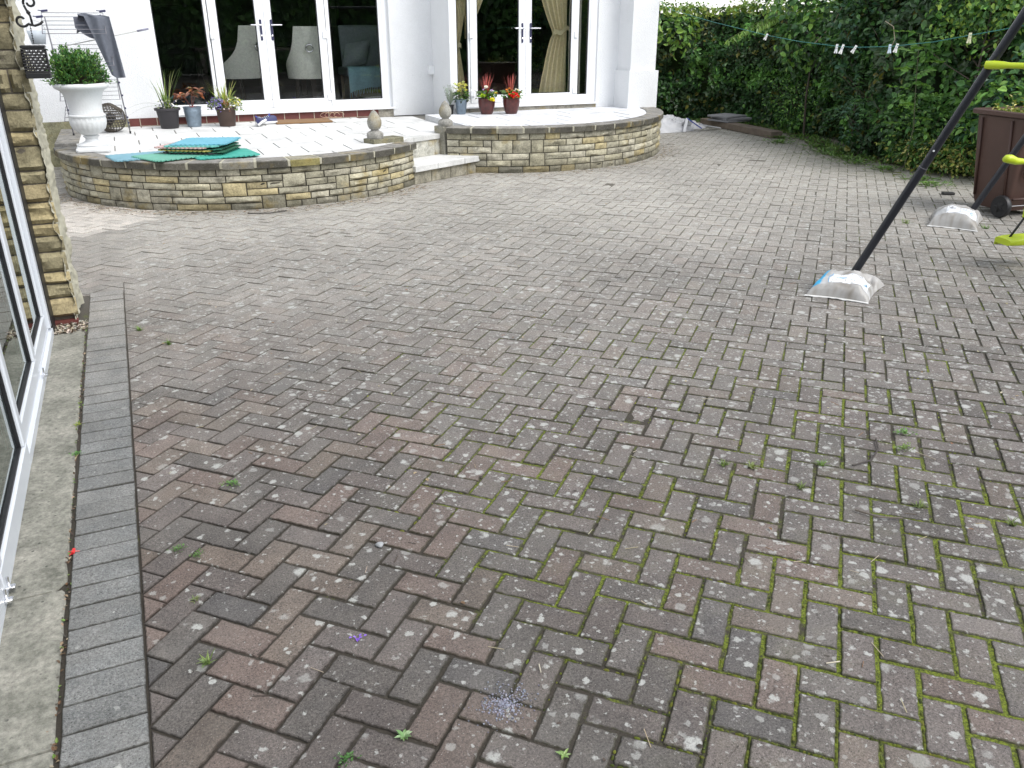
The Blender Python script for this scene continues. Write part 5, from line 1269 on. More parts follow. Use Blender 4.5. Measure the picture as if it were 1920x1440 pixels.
# tower airer with a towel and a telescopic pole hooked through it
ar = thing('clothes_airer', 'white wire clothes airer standing against the white wall behind the urn', 'clothes airer', (-.3, 11.3, ZP))
AX0, AX1 = -.60, .0
for x in (AX0, AX1):
    b = MB(); b.tube([(x + .035, 11.05, ZP + .012), (x - .035, 11.42, 1.70)], .0062, 8); sub(b.build('upright', M['wire'], ar, smooth=True), ar)
    b = MB(); b.tube([(x + .035, 11.70, ZP + .012), (x - .005, 11.52, 1.05), (x - .035, 11.44, 1.66)], .0062, 8); b.build('upright', M['wire'], ar, smooth=True)
    for (yy, zz) in ((11.05, ZP), (11.70, ZP)):
        b = MB(); b.lathe([(.010, .0), (.011, .012), (.009, .03)], (x + .035, yy, zz + .001), 10); b.build('foot', M['plasticblack'], ar)
    for z in (1.0, .86, .72, .62, .56):
        b = MB(); t = (z - ZP) / (1.70 - ZP); b.obox((x + .035 - .07 * t + .008, 11.05 + .37 * t - .006, z), (.010, 0, 0), (0, .008, 0), (0, 0, .010), .003); b.build('clip', M['bluegrey'], ar)
rails = MB()
def tier(y0, y1, z0, z1, n, x0=AX0 - .02, x1=AX1 - .01, r=.0026):
    for k in range(n):
        t = k / max(1, n - 1); y, z = y0 + (y1 - y0) * t, z0 + (z1 - z0) * t; rails.tube([(x0, y, z), (x1, y, z)], r, 5)
    rails.tube([(x0, y0, z0), (x0, y1, z1)], .0045, 6); rails.tube([(x1, y0, z0), (x1, y1, z1)], .0045, 6)
tier(10.92, 11.45, 1.53, 1.745, 6, AX0 - .06, AX1 - .03, .0032); tier(10.86, 11.40, 1.20, 1.41, 6); tier(10.85, 11.55, .84, 1.02, 6); tier(10.88, 11.6, .62, .72, 5)
rails.build('rails', M['wire'], ar, smooth=True)
for (x, z, y) in ((AX0 - .07, 1.70, 11.15), (AX1 - .04, 1.70, 11.15), (AX0 - .03, 1.765, 11.5), (AX1 - .03, 1.765, 11.5)):
    b = MB(); b.obox((x, y, z), (.035, 0, .004), (0, .012, 0), (0, 0, .012), .004); b.tube([(x - .02, y, z), (x - .065, y, z + .006)], .006, 6); b.build('corner_joint', M['bluegrey'], ar)
tw = thing('towel', 'grey towel draped over the right end of the clothes airer', 'towel', (-.1, 11.2, 1.7)); b = MB(); b.col = (.115, .125, .15)
def towel(u, v):     # v: 0 rear hem (under), .3 top rail, 1 front hem
    s_ = v * 1.05; x = -.30 + .26 * u
    if s_ < .28: t = s_ / .28; return (-.34 + .22 * u + .05 * t, 11.24 + .02 * math.sin(u * 7), 1.52 + .19 * t + .035 * math.sin(u * 5))
    if s_ < .40: t = (s_ - .28) / .12; return (-.29 + .24 * u, 11.22 - .10 * t, 1.715 + .015 * math.sin(t * math.pi) + .01 * math.sin(u * 6))
    t = (s_ - .40) / .65; w = 1 - .45 * t; cx = -.10 + .12 * t; return (cx + (u - .5) * .26 * w, 11.10 - .03 * math.sin(t * 2) + .03 * math.sin(u * 9 + t * 3), 1.71 - .64 * t * (1 - .10 * abs(u - .35)) - .05 * u * t)
b.grid(26, 44, towel); b.build('cloth', M['cloth'], tw, smooth=True)
b = MB(); b.col = (.10, .105, .13); b.grid(26, 12, lambda u, v: (-.34 + .30 * u, 11.235 + .02 * math.sin(u * 7) - .05 * v, 1.70 - (.11 + .12 * math.sin(u * 2.4)) * v)); b.build('fold', M['cloth'], tw, smooth=True)
tp = thing('telescopic_pole', 'slim pole with a grey grip resting through the clothes airer', 'pole', (.2, 11.3, 1.55)); b = MB(); b.col = (.42, .42, .40); b.tube([(-.55, 11.30, 1.385), (.30, 11.30, 1.552)], .0055, 8); b.build('shaft', M['vcol'], tp, smooth=True)
b = MB(); b.col = (.20, .20, .26); b.tube([(.30, 11.30, 1.552), (.43, 11.30, 1.578)], .0115, 10); b.build('grip', M['vcol'], tp, smooth=True)
pb = thing('peg_basket', 'small white peg basket hanging at the left of the clothes airer', 'basket', (-.72, 11.1, 1.45)); b = MB(); b.col = (.42, .46, .50); b.lathe([(.07, 1.42), (.085, 1.50), (.095, 1.56), (.092, 1.56), (.068, 1.43)], (-.73, 11.15, 0), 20); b.build('basket', M['vcol'], pb, smooth=True)
b = MB(); b.col = (.5, .5, .5); b.tube([(-.73 + .09 * math.cos(t), 11.15, 1.56 + .10 * math.sin(t)) for t in [math.pi * k / 12 for k in range(13)]], .004, 5); b.build('handle', M['vcol'], pb)

# pots
def pot(name, label, c, prof, mat, colr=None, n=40, fn=None, group=None, cat='plant pot', rim=True):
    root = thing(name, label, cat, c, group); b = MB()
    if colr: b.col = colr
    b.lathe(prof, c, n, fn); b.build('pot', mat, root, smooth=True, angle=40)
    r_, z_ = max(p[0] for p in prof[-4:]), prof[-1][1]; b = MB(); b.lathe([(.001, z_), (prof[-1][0], z_), (prof[-1][0], z_ - .01), (.001, z_ - .01)], c, 20); b.build('soil', M['soil'], root); return root
def plant(name, label, c, cat='potted plant'): return thing(name, label, cat, c)
P1 = (.50, 11.47, ZP)
pot('plant_pot', 'dark grey tapered pot, leftmost by the left doors, holding tall grass blades', P1, [(.001, 0), (.098, 0), (.104, .006), (.132, .205), (.136, .21), (.152, .215), (.154, .238), (.146, .242), (.136, .238), (.130, .222)], M['vcol'], (.035, .032, .036))
g1 = plant('grassy_plant', 'tall thin grass blades and small white flowers in the dark grey pot', (P1[0], P1[1], P1[2] + .225)); b = MB()
for k in range(26):
    a = random.uniform(0, 6.28); t = random.uniform(.05, .45); b.col = jit(random.choice(((.20, .28, .06), (.12, .20, .05), (.28, .32, .10)))); b.blade((P1[0] + random.gauss(0, .02), P1[1] + random.gauss(0, .02), P1[2] + .22), (math.cos(a) * t, math.sin(a) * t, 1), random.uniform(.42, .74) if k < 18 else .26, .014, random.uniform(.05, .35), 7)
for (dx, L_) in ((-1, .62), (-1.3, .48)): b.col = (.13, .17, .08); b.blade((P1[0], P1[1], P1[2] + .22), (dx, -.2, .9), L_, .009, .75, 8)
b.build('blades', M['leaf'], g1)
b = MB()
for k in range(150):
    a = random.uniform(0, 6.28); r = random.uniform(.02, .13); q = (P1[0] + r * math.cos(a), P1[1] + r * math.sin(a), P1[2] + .23 + random.uniform(0, .10)); b.col = jit(random.choice(((.75, .75, .72), (.10, .16, .05), (.05, .05, .12), (.16, .20, .05)))); b.leaf(q, (random.gauss(0, 1), random.gauss(0, 1), .6), (0, -.4, 1), .026, .018)
b.build('flowers', M['leaf'], g1)
P2 = (.795, 11.53, ZP); ridge = lambda a, z: 1 + (.03 if abs(z - .19) < .004 or abs(z - .165) < .004 or abs(z - .215) < .004 else 0)
pot('plant_pot', 'galvanised pot beside the left doors, between the dark grey pot and the brown pot', P2, [(.001, 0), (.078, 0), (.082, .004), (.084, .02), (.092, .09), (.099, .15), (.1015, .156), (.099, .162), (.102, .19), (.105, .196), (.1025, .202), (.108, .23), (.112, .233), (.112, .238), (.106, .236), (.102, .22)], simple('zinc', (.22, .28, .34), .45, .35, 25, .15, 60, metal=.35), fn=ridge)
g2 = plant('bronze_plant', 'bronze-leaved plant with reddish stems in the galvanised pot by the left doors', (P2[0], P2[1], P2[2] + .22)); b = MB(); s2 = MB(); s2.col = (.14, .05, .04)
for k in range(5):
    a = k * 1.3; tip = Vector((P2[0] + .12 * math.cos(a) - .02, P2[1] + .05 * math.sin(a), P2[2] + random.uniform(.36, .56))); base = Vector((P2[0], P2[1], P2[2] + .21)); s2.tube([base, base.lerp(tip, .6) + Vector((0, 0, .04)), tip], [.005, .004, .003], 6)
    for _ in range(9): a2 = random.uniform(0, 6.28); b.col = jit(random.choice(((.26, .09, .04), (.20, .075, .04), (.12, .10, .05), (.34, .14, .07)))); b.leaf(tip + Vector((0, 0, random.uniform(-.07, .01))), (math.cos(a2), math.sin(a2), random.uniform(-.3, .6)), (0, -.3, 1), random.uniform(.07, .12), .038, .25, .25)
for _ in range(14): b.col = (.65, .25, .28); b.leaf((P2[0] + random.gauss(0, .02), P2[1] - .03, P2[2] + .235), (random.gauss(0, 1), random.gauss(0, 1), .5), (0, 0, 1), .02, .012)
b.build('foliage', M['leaf'], g2); s2.build('stems', M['vcol'], g2)
P3 = (1.185, 11.42, ZP)
pot('plant_pot', 'brown plastic pot by the left doors with trailing flowers, right of the galvanised pot', P3, [(.001, 0), (.092, 0), (.098, .006), (.103, .07), (.106, .074), (.118, .19), (.126, .195), (.130, .215), (.126, .23), (.118, .228), (.114, .21)], M['vcol'], (.055, .034, .026))
g3 = plant('grassy_plant', 'spiky yellow-green grass with trailing white and violet flowers in the brown pot', (P3[0], P3[1], P3[2] + .21)); b = MB()
for k in range(46):
    a = random.uniform(0, 6.28); t = random.uniform(.08, .6); b.col = jit(random.choice(((.30, .38, .06), (.18, .28, .05), (.40, .42, .14)))); b.blade((P3[0] + random.gauss(0, .02), P3[1] + random.gauss(0, .02), P3[2] + .21), (math.cos(a) * t, math.sin(a) * t, 1), random.uniform(.28, .50), .013, random.uniform(.05, .35), 6)
b.build('blades', M['leaf'], g3); b = MB()
for k in range(800):
    a = random.uniform(0, 6.28); r = random.uniform(.07, .19); z = .25 - max(0, r - .12) * 1.6 * random.random() + random.uniform(-.02, .07); q = (P3[0] + r * math.cos(a) * 1.15, P3[1] + r * math.sin(a) * .8, P3[2] + z + .02)
    if math.cos(a) < -.25: pal = ((.16, .12, .42), (.10, .16, .05), (.30, .26, .55), (.12, .18, .05))
    elif math.cos(a) > .2: pal = ((.72, .70, .62), (.12, .20, .05), (.55, .55, .10), (.14, .20, .06), (.10, .16, .05))
    else: pal = ((.34, .16, .06), (.16, .20, .06), (.70, .66, .60), (.28, .12, .05))
    b.col = jit(random.choice(pal)); b.leaf(q, (random.gauss(0, 1), random.gauss(0, 1), random.gauss(.2, .6)), (0, -.5, 1), .027, .020)
b.build('flowers', M['leaf'], g3)
# right terrace pots
ZQ = Z2 - .0085
P4 = (4.18, 10.93, ZQ)
pot('plant_pot', 'small galvanised pot standing at the left end of the right-hand doors', P4, [(.001, 0), (.058, 0), (.062, .004), (.078, .14), (.081, .144), (.083, .17), (.087, .19), (.083, .192), (.078, .175)], simple('zinc', (.2, .3, .4)), fn=lambda a, z: 1 + (.012 * math.sin(a * 22) if .10 < z < .14 else 0))
g4 = plant('hellebore', 'yellow-green flowering plant in the small galvanised pot', (P4[0], P4[1], ZQ + .17)); b = MB()
for k in range(70): a = random.uniform(0, 6.28); b.col = jit(random.choice(((.05, .12, .03), (.09, .18, .04), (.05, .07, .04)))); b.leaf((P4[0] + .05 * math.cos(a), P4[1] + .05 * math.sin(a), ZQ + .17 + random.uniform(0, .13)), (math.cos(a), math.sin(a), random.uniform(-.3, .7)), (0, -.2, 1), random.uniform(.04, .09), .035, .2, .3)
b.build('foliage', M['leaf'], g4); b = MB()
for k in range(60): a = random.uniform(0, 6.28); r = random.uniform(0, .07); b.col = jit(random.choice(((.42, .44, .06), (.50, .48, .12), (.26, .30, .05)))); b.leaf((P4[0] + r * math.cos(a), P4[1] + r * math.sin(a), ZQ + .34 + random.uniform(-.05, .06)), (math.cos(a), math.sin(a), random.uniform(-.6, .8)), (0, -.6, 1), .038, .028)
b.build('flowers', M['leaf'], g4)
P5 = (4.035, 10.96, ZQ)
pot('plant_pot', 'little black pot tucked behind the right stone finial', P5, [(.001, 0), (.034, 0), (.036, .004), (.048, .11), (.052, .112), (.052, .122), (.046, .122), (.043, .11)], M['plasticblack'], n=24)
g5 = plant('lavender', 'grey-green lavender in the little black pot', (P5[0], P5[1], ZQ + .11)); b = MB()
for k in range(42):
    a = random.uniform(0, 6.28); t = random.uniform(.05, .5); b.col = jit((.26, .31, .25), .15); d_ = Vector((math.cos(a) * t, math.sin(a) * t, 1)).normalized(); L_ = random.uniform(.14, .27); q0 = Vector((P5[0], P5[1], ZQ + .11)); b.tube([q0, q0 + d_ * L_], [.0022, .0012], 4)
    for j in range(7): b.leaf(q0 + d_ * L_ * random.uniform(.3, .98), d_ + Vector([random.gauss(0, .6) for _ in range(3)]), (0, -1, .5), .028, .0055)
b.build('foliage', M['leaf'], g5)
gz = simple('red_brown_glaze', (.11, .022, .018), .28, .75, 22, .12, 30, spec=.6)
for (PX, lab, fl, flab) in (((4.50, 10.80, ZQ), 'dark red glazed pot with yellow and white flowers, left one of the glazed pair', 0, 'red spiky cordyline with white, lime and yellow flowers in the left glazed pot'), ((4.82, 10.70, ZQ), 'dark red glazed pot with red flowers, right one of the glazed pair', 1, 'red spiky cordyline with scarlet and orange flowers in the right glazed pot')):
    pot('glazed_pot', lab, PX, [(.001, 0), (.074, 0), (.078, .005), (.095, .05), (.110, .11), (.116, .16), (.114, .19), (.118, .194), (.118, .204), (.108, .204), (.104, .19)], gz, group='glazed pots by the right-hand doors')
    g_ = plant('cordyline', flab, (PX[0], PX[1], ZQ + .19)); b = MB()
    for k in range(34):
        a = random.uniform(0, 6.28); t = random.uniform(.08, .42) if k < 22 else random.uniform(.9, 1.5); b.col = jit(random.choice(((.34, .06, .05), (.42, .10, .08), (.26, .045, .045)))); 
        if k >= 22: b.col = jit((.14, .07, .06))
        b.blade((PX[0], PX[1] + .02, ZQ + .19), (math.cos(a) * t, math.sin(a) * t, 1), random.uniform(.28, .38) if k < 22 else random.uniform(.26, .36), .020 if k < 22 else .008, .06, 5)
    b.build('blades', M['leaf'], g_); b = MB()
    for k in range(190):
        a = random.uniform(0, 6.28); r = random.uniform(.02, .135); q = (PX[0] + r * math.cos(a), PX[1] + r * math.sin(a) * .8 - .01, ZQ + .205 + random.uniform(-.01, .085)); b.col = jit(random.choice(((.09, .20, .03), (.13, .28, .04), (.06, .13, .03)))); b.leaf(q, (math.cos(a), math.sin(a), random.gauss(.2, .5)), (0, -.3, 1), .038, .028)
    b.build('foliage', M['leaf'], g_)
    def bloom(x, y, z, r, col, n=10):
        b = MB()
        for j in range(n): a = random.uniform(0, 6.28); e = random.uniform(-.2, 1.2); b.col = jit(col, .12); b.leaf((x, y, z), (math.cos(a), math.sin(a) - .5, e), (0, -1, .6), r, r * .8, .1)
        b.build('flower', M['leaf'], g_)
    if fl == 0:
        for _ in range(5): bloom(PX[0] - .02 + random.gauss(0, .012), PX[1] - .03, ZQ + .345 + random.gauss(0, .01), .026, (.85, .85, .84))
        bloom(PX[0] + .03, PX[1] - .115, ZQ + .185, .042, (.75, .68, .04), 22); bloom(PX[0] - .085, PX[1] - .07, ZQ + .235, .045, (.38, .52, .03), 22)
        for (x, z, c_) in ((-.07, .31, (.55, .45, .75)), (.05, .30, (.50, .38, .70)), (.07, .29, (.75, .7, .8)), (.11, .265, (.72, .62, .05)), (.13, .26, (.45, .24, .05)), (.02, .27, (.75, .7, .8)), (.10, .24, (.75, .75, .7)), (-.05, .27, (.6, .5, .75))): bloom(PX[0] + x, PX[1] - .05, ZQ + z, .022, c_, 9)
    else:
        for (x, z) in ((-.055, .245), (-.01, .235), (.03, .25), (-.03, .215), (.05, .22), (0, .265)): bloom(PX[0] + x, PX[1] - .09, ZQ + z, .034, (.72, .035, .02), 16)
        for (x, z, c_) in ((-.09, .31, (.62, .22, .03)), (-.05, .325, (.55, .20, .03)), (-.08, .28, (.65, .30, .04)), (.0, .30, (.55, .28, .05)), (.05, .31, (.75, .72, .6)), (.08, .30, (.72, .66, .40)), (.11, .27, (.50, .25, .08)), (.02, .29, (.75, .74, .68)), (.09, .25, (.5, .5, .1))): bloom(PX[0] + x, PX[1] - .05, ZQ + z, .022, c_, 9)

# stone finials on their blocks
def finial(label, c, s_=1.0):
    root = thing('stone_finial', label, 'finial', c, 'pine cone finials by the step'); b = MB(); b.col = (.34, .33, .30)
    b.lathe([(.085 * s_, 0), (.090 * s_, .01), (.090 * s_, .055 * s_), (.080 * s_, .068 * s_), (.055 * s_, .082 * s_), (.042 * s_, .092 * s_), (.048 * s_, .104 * s_)], c, 28, lambda a, z: 1 + .06 * abs(math.cos(2 * a)) ** 3 if z < .06 else 1); b.build('base', M['finial'], root, smooth=True, angle=45)
    b = MB(); b.col = (.36, .35, .31); n, m = 40, 26
    def cone(u, v):
        a = 2 * math.pi * u; z = .104 + .205 * v; prof_ = .072 * math.sin(math.pi * min(1, (v * .86 + .14)) ** .8) ** .75 * (1 if v < .5 else 1 - .35 * (v - .5)) + .004
        scale_ = .007 * abs(math.sin(7 * a + v * 22)) * abs(math.sin(7 * a - v * 22)) * (1 if v < .93 else 0); r_ = (prof_ + scale_) * s_; return (c[0] + r_ * math.cos(a), c[1] + r_ * math.sin(a), c[2] + z * s_)
    b.grid(56, 30, cone); b.build('cone', M['finial'], root, smooth=True); return root
blk = thing('stone_block', 'short mossy stone block under the left finial', 'stone block', (2.55, 9.0, Z1)); b = MB(); b.col = (.20, .19, .13)
b.obox((2.55, 9.06, Z1 + .008), Vector((.19, .075, 0)), Vector((-.035, .09, 0)), (0, 0, .030), .006); b.build('block', M['stone'], blk)
finial('weathered pine cone finial at the left side of the step', (2.445, 9.02, Z1 + .039), .95)
finial('weathered pine cone finial at the right side of the step', (3.46, 9.58, Z2 + .001), .92)
b = MB(); b.col = (.30, .29, .24); b.obox((3.455, 9.60, .3), (.085, .03, 0), (-.03, .085, 0), (0, 0, .2205), .006); b.build('end_block', M['stone'])
tag(bpy.data.objects['end_block'], 'small pale stone block carrying the right finial', 'stone block'); bpy.data.objects['end_block'].name = 'stone_block'

# jigsaw foam mats
def mat_outline(w, h_, teeth=11, d_=.016):
    pts = []
    def side_(ax, ay, bx, by, ph):
        L_ = math.hypot(bx - ax, by - ay); ux, uy = (bx - ax) / L_, (by - ay) / L_; nx_, ny_ = uy, -ux; n = teeth * 2 + 1
        for k in range(n):
            o_ = d_ if (k + ph) % 2 else 0
            if k in (0, n - 1): o_ = 0
            for t in (k + .08 * (1 if o_ else 0), k + 1 - .08 * (1 if o_ else 0)): pts.append((ax + ux * L_ * t / n + nx_ * o_, ay + uy * L_ * t / n + ny_ * o_))
    side_(-w, -h_, w, -h_, 0); side_(w, -h_, w, h_, 0); side_(w, h_, -w, h_, 0); side_(-w, h_, -w, -h_, 0); return pts
def foam(label, c, ang, colr, w=.30, h_=.30, tilt=(0, 0), curl=0.0):
    b = MB(); b.col = colr; T_ = .010; ca, sa = math.cos(R(ang)), math.sin(R(ang)); out = mat_outline(w, h_)
    def pos_(x, y, z): X, Y = x * ca - y * sa, x * sa + y * ca; return (c[0] + X, c[1] + Y, c[2] + z + x * tilt[0] + y * tilt[1] + curl * (x * x + y * y))
    top = [b.p(pos_(x, y, T_)) for x, y in out]; bot = [b.p(pos_(x, y, 0)) for x, y in out]; n = len(out); ct = b.p(pos_(0, 0, T_)); cb = b.p(pos_(0, 0, 0))
    inn_ = [b.p(pos_(max(-w, min(w, x)) * .9, max(-h_, min(h_, y)) * .9, T_)) for x, y in out]
    for k in range(n): j = (k + 1) % n; b.face(bot[k], bot[j], top[j], top[k]); b.face(top[k], top[j], inn_[j], inn_[k]); b.face(inn_[k], inn_[j], ct); b.face(bot[j], bot[k], cb)
    tag(b.build('foam_mat', M['vcol'], loc=c), label, 'foam mat', 'jigsaw foam mats piled on the left terrace')
zt = ZP + .004
foam('flat grey-blue foam mat at the left of the pile, lying on the coping', (.11, 8.86, Z1 + .004), 12, (.16, .33, .40), .29, .22)
foam('flat green foam mat under the left front of the pile', (.37, 8.70, Z1 + .012), 26, (.12, .36, .27), .29, .24, curl=.01)
foam('flat emerald foam mat under the right end of the pile', (.82, 8.68, Z1 + .006), 8, (.05, .35, .28), .28, .26)
mats = [('lowest', (.66, 8.86), -30, (.02, .16, .12)), ('second lowest', (.64, 8.88), -33, (.05, .05, .06)), ('third from bottom, dark', (.68, 8.85), -27, (.03, .12, .07)), ('yellow-edged middle', (.60, 8.89), -35, (.42, .36, .10)), ('dark green upper', (.66, 8.87), -29, (.03, .14, .09)), ('pink-edged', (.57, 8.90), -36, (.50, .34, .32)), ('pale aqua', (.655, 8.875), -31, (.14, .43, .38)), ('topmost sky-blue', (.70, 8.90), -24, (.13, .38, .48))]
for k, (n_, (x, y), a, c_) in enumerate(mats): foam(n_ + ' foam mat of the jigsaw mat pile', (x, y, Z1 + .018 + .0125 * k), a, c_, .26, .25 if k < 6 else .255, tilt=(.012 * (k > 4), .006))

# shoes, doormat, loose cable
def shoe(label, c, yaw, roll=0.0):
    root = thing('trainer', label, 'shoe', c, 'navy trainers by the doormat'); cy_, sy_ = math.cos(yaw), math.sin(yaw); cr, sr = math.cos(roll), math.sin(roll)
    def W_(x, y, z): y2, z2 = y * cr - z * sr, y * sr + z * cr; return (c[0] + x * cy_ - y2 * sy_, c[1] + x * sy_ + y2 * cy_, c[2] + z2)
    prof_ = [(0, .026, .062), (.03, .034, .078), (.07, .035, .080), (.11, .034, .072), (.15, .037, .056), (.19, .043, .044), (.23, .042, .036), (.26, .030, .028), (.275, .012, .022)]
    b = MB(); b.col = (.030, .035, .11); rings_ = []
    for (x, w, hh) in prof_: rings_.append([W_(x, w * math.cos(t) * (1 if math.sin(t) < .5 else .82), .018 + (hh) * max(0, math.sin(t)) ** .8) for t in [math.pi * k / 10 for k in range(11)]])
    I = [[b.p(q) for q in r_] for r_ in rings_]
    for i in range(len(I) - 1):
        for k in range(10):
            if i in (0, 1, 2) and k in (4, 5): continue      # the opening
            b.face(I[i][k], I[i + 1][k], I[i + 1][k + 1], I[i][k + 1])
    b.face(*I[0]); b.face(*I[-1][::-1]); b.build('upper', M['vcol'], root, smooth=True, angle=60)
    b = MB(); b.col = (.02, .02, .16); I2 = []
    for (x, w, hh) in prof_[:5]: I2.append([b.p(W_(x + .004, w * .85 * math.cos(t), .020 + (hh - .008) * max(0, math.sin(t)) ** .8)) for t in [math.pi * k / 10 for k in range(11)]])
    for A_, B_ in zip(I2, I2[1:]):
        for k in range(10):
            if k in (4, 5): continue
            b.face(A_[k], A_[k + 1], B_[k + 1], B_[k])
    b.build('lining', M['vcol'], root, smooth=True)
    b = MB(); b.col = (.72, .72, .72); A_ = []; 
    for (x, w, hh) in prof_: A_.append([b.p(W_(x * 1.02 - .003, sg * (w + .004), z)) for sg, z in ((-1, 0), (-1, .024), (1, .024), (1, 0))])
    for p_, q_ in zip(A_, A_[1:]):
        for k in range(4): b.face(p_[k], p_[(k + 1) % 4], q_[(k + 1) % 4], q_[k])
    b.face(*A_[0]); b.face(*A_[-1][::-1]); b.build('sole', M['vcol'], root)
    b = MB(); b.col = (.60, .66, .70)
    for k in range(4): x = .105 + .022 * k; h1 = .018 + (.074 - .30 * (x - .1)); b.tube([W_(x, -.026, h1 - .010), W_(x + .004, 0, h1 + .005), W_(x, .026, h1 - .010)], .0028, 5)
    b.build('laces', M['vcol'], root)
    b = MB(); b.col = (.05, .06, .30); b.tube([W_(.092, 0, .085), W_(.082, 0, .118)], [.014, .009], 6); b.build('tongue', M['vcol'], root)
shoe('navy trainer with white sole standing on the end of the doormat', (1.80, 11.44, ZP + .014), R(188))
shoe('navy trainer tipped on its side with its opening facing the yard', (1.555, 11.15, ZP + .03), R(70), R(-38))
dm = thing('doormat', 'brown coir doormat in front of the left doors', 'doormat', (2.15, 11.55, ZP)); b = MB(); b.col = (.23, .135, .065); b.obox((2.15, 11.50, ZP + .012), (.36, -.015, 0), (.01, .20, 0), (0, 0, .010), .003); b.build('mat', M['cloth'], dm)
b = MB(); b.col = (.52, .36, .24)
for k in range(4): cx_ = 2.52 + .06 * k; b.tube([(cx_ + .07 * math.cos(t), FY1 - .05 - .01 * k + .02 * math.sin(t * 2), ZP + .03 + .035 * math.sin(t) + .02) for t in [2 * math.pi * q / 18 for q in range(16)]], .003, 5)
tag(b.build('cable_coil', M['vcol']), 'loose coil of pale orange cord against the red sill course', 'cord')

# ------------------------------------------------------------------ weeds in the joints and bits on the ground
def weed(label, x, y, r, kind_, colr):
    r *= .78; colr = tuple(q * .8 for q in colr)
    root = thing('weed', label, 'weed', (x, y, 0), 'weeds growing in the paving joints'); b = MB()
    if kind_ == 'rosette':
        n = 11
        for k in range(n): a = 2 * math.pi * k / n + random.uniform(-.8, .8); b.col = jit(colr, .15); b.leaf((x, y, .003), (math.cos(a), math.sin(a), random.uniform(.25, .7)), (0, 0, 1), r * random.uniform(.6, 1.1), r * .33, .25, .2)
    elif kind_ == 'grass':
        for k in range(26): a = random.uniform(0, 6.28); t = random.uniform(.3, 1.6); b.col = jit(colr, .25); b.blade((x + random.gauss(0, r * .15), y + random.gauss(0, r * .15), .0), (math.cos(a) * t, math.sin(a) * t, 1), r * random.uniform(.5, 1.3), .004, .25, 4)
    else:
        for k in range(60): a = random.uniform(0, 6.28); rr = abs(random.gauss(0, r * .5)); b.col = jit(colr, .2); b.leaf((x + rr * math.cos(a), y + rr * math.sin(a) * .7, .004 + .012 * random.random()), (math.cos(a), math.sin(a), random.uniform(.1, .8)), (random.gauss(0, .3), random.gauss(0, .3), 1), r * .28, r * .14, .2, .1)
    b.build('leaves', M['leaf'], root)
W_LIST = [('bright weed rosette in the left paving beside the border, nearest the orange-brown blocks', .150, 2.90, .05, 'mat', (.13, .27, .06)),
          ('small star of grass in the lower left paving beside the border course', -.040, 1.945, .045, 'grass', (.18, .27, .08)),
          ('pale green rosette with broad leaves at the bottom edge, left of centre', .376, 1.475, .036, 'rosette', (.22, .38, .16)),
          ('little pale three-leaf weed at the bottom edge, right of centre', .705, 1.262, .028, 'rosette', (.28, .42, .14)),
          ('dark green weed at the bottom edge left of the broad rosette', .228, 1.460, .035, 'mat', (.07, .20, .04)),
          ('bright tuft of weeds highest among the right-hand joints', 2.815, 2.165, .06, 'mat', (.13, .30, .05)), ('yellow-green tuft just below the brightest tuft at right', 2.70, 2.06, .06, 'mat', (.17, .27, .06)),
          ('pale dry grass tuft in the middle right paving', 2.036, 2.20, .05, 'grass', (.24, .30, .10)), ('small grass tuft left of the curved twig', 1.945, 2.26, .045, 'grass', (.17, .26, .06)),
          ('grass tuft at the left end of the curved twig', 2.30, 2.10, .045, 'grass', (.16, .28, .06)), ('grass tuft near the right edge, lower of the group', 2.40, 1.72, .05, 'grass', (.19, .27, .08)),
          ('grass tuft in a mossy joint right of the pale dry tuft', 2.10, 2.00, .045, 'grass', (.18, .26, .07)), ('green weed at the top of the border course by the stone pier', -.12, 4.93, .05, 'grass', (.15, .27, .05)),
          ('flat weed in the reddish blocks right of the border, half way down', -.070, 2.535, .035, 'mat', (.10, .22, .05)), ('second flat weed just right of the half-way one', -.018, 2.475, .035, 'mat', (.11, .23, .05)),
          ('yellow-green weed in the gap beside the concrete strip, upper one', -.405, 3.70, .030, 'mat', (.30, .38, .05)), ('bright green weed in the gap beside the concrete strip, lower one', -.402, 3.41, .030, 'mat', (.10, .30, .05)),
          ('tiny pale weed right of the star of grass', -.045, 2.24, .025, 'grass', (.24, .30, .12)), ('weed at the left edge of the farther sandbag', 6.15, 5.15, .10, 'grass', (.18, .27, .07)), ('weed at the right corner of the farther sandbag', 6.62, 4.72, .07, 'grass', (.15, .30, .05)),
          ('weed in the joint near the top of the reddish blocks', .02, 4.62, .05, 'grass', (.14, .26, .05)), ('tuft in the shaded joint below the fork of the mossy lines', 2.60, 1.50, .04, 'grass', (.2, .28, .08))]
for w_ in W_LIST: weed(*w_)
tw_ = [('curved dark twig lying on the right-hand paving', ((2.40, 2.04), (2.50, 2.04), (2.60, 2.10), (2.66, 2.17)), .0035, (.05, .04, .035)), ('short bent brown twig on the lower right paving', ((2.16, 1.79), (2.20, 1.72), (2.27, 1.68)), .0035, (.12, .10, .08)),
       ('thin dry straw at the bottom right of the paving', ((1.50, 1.24), (1.54, 1.23)), .0018, (.5, .45, .35)), ('pale straw upright in a joint at the bottom centre', ((.776, 1.53), (.785, 1.56)), .0016, (.5, .46, .36)), ('dark twig at the foot of the left terrace wall', ((.90, 7.95), (1.08, 7.88), (1.25, 7.93)), .005, (.04, .035, .03)), ('thin twig on the paving at the end of the curved twig', ((2.72, 2.02), (2.74, 1.94)), .002, (.3, .26, .2))]
for lab, pts, r_, c_ in tw_:
    b = MB(); b.col = c_; b.tube([(x, y, .006 + r_) for x, y in pts], r_, 6); tag(b.build('twig', M['vcol']), lab, 'twig')
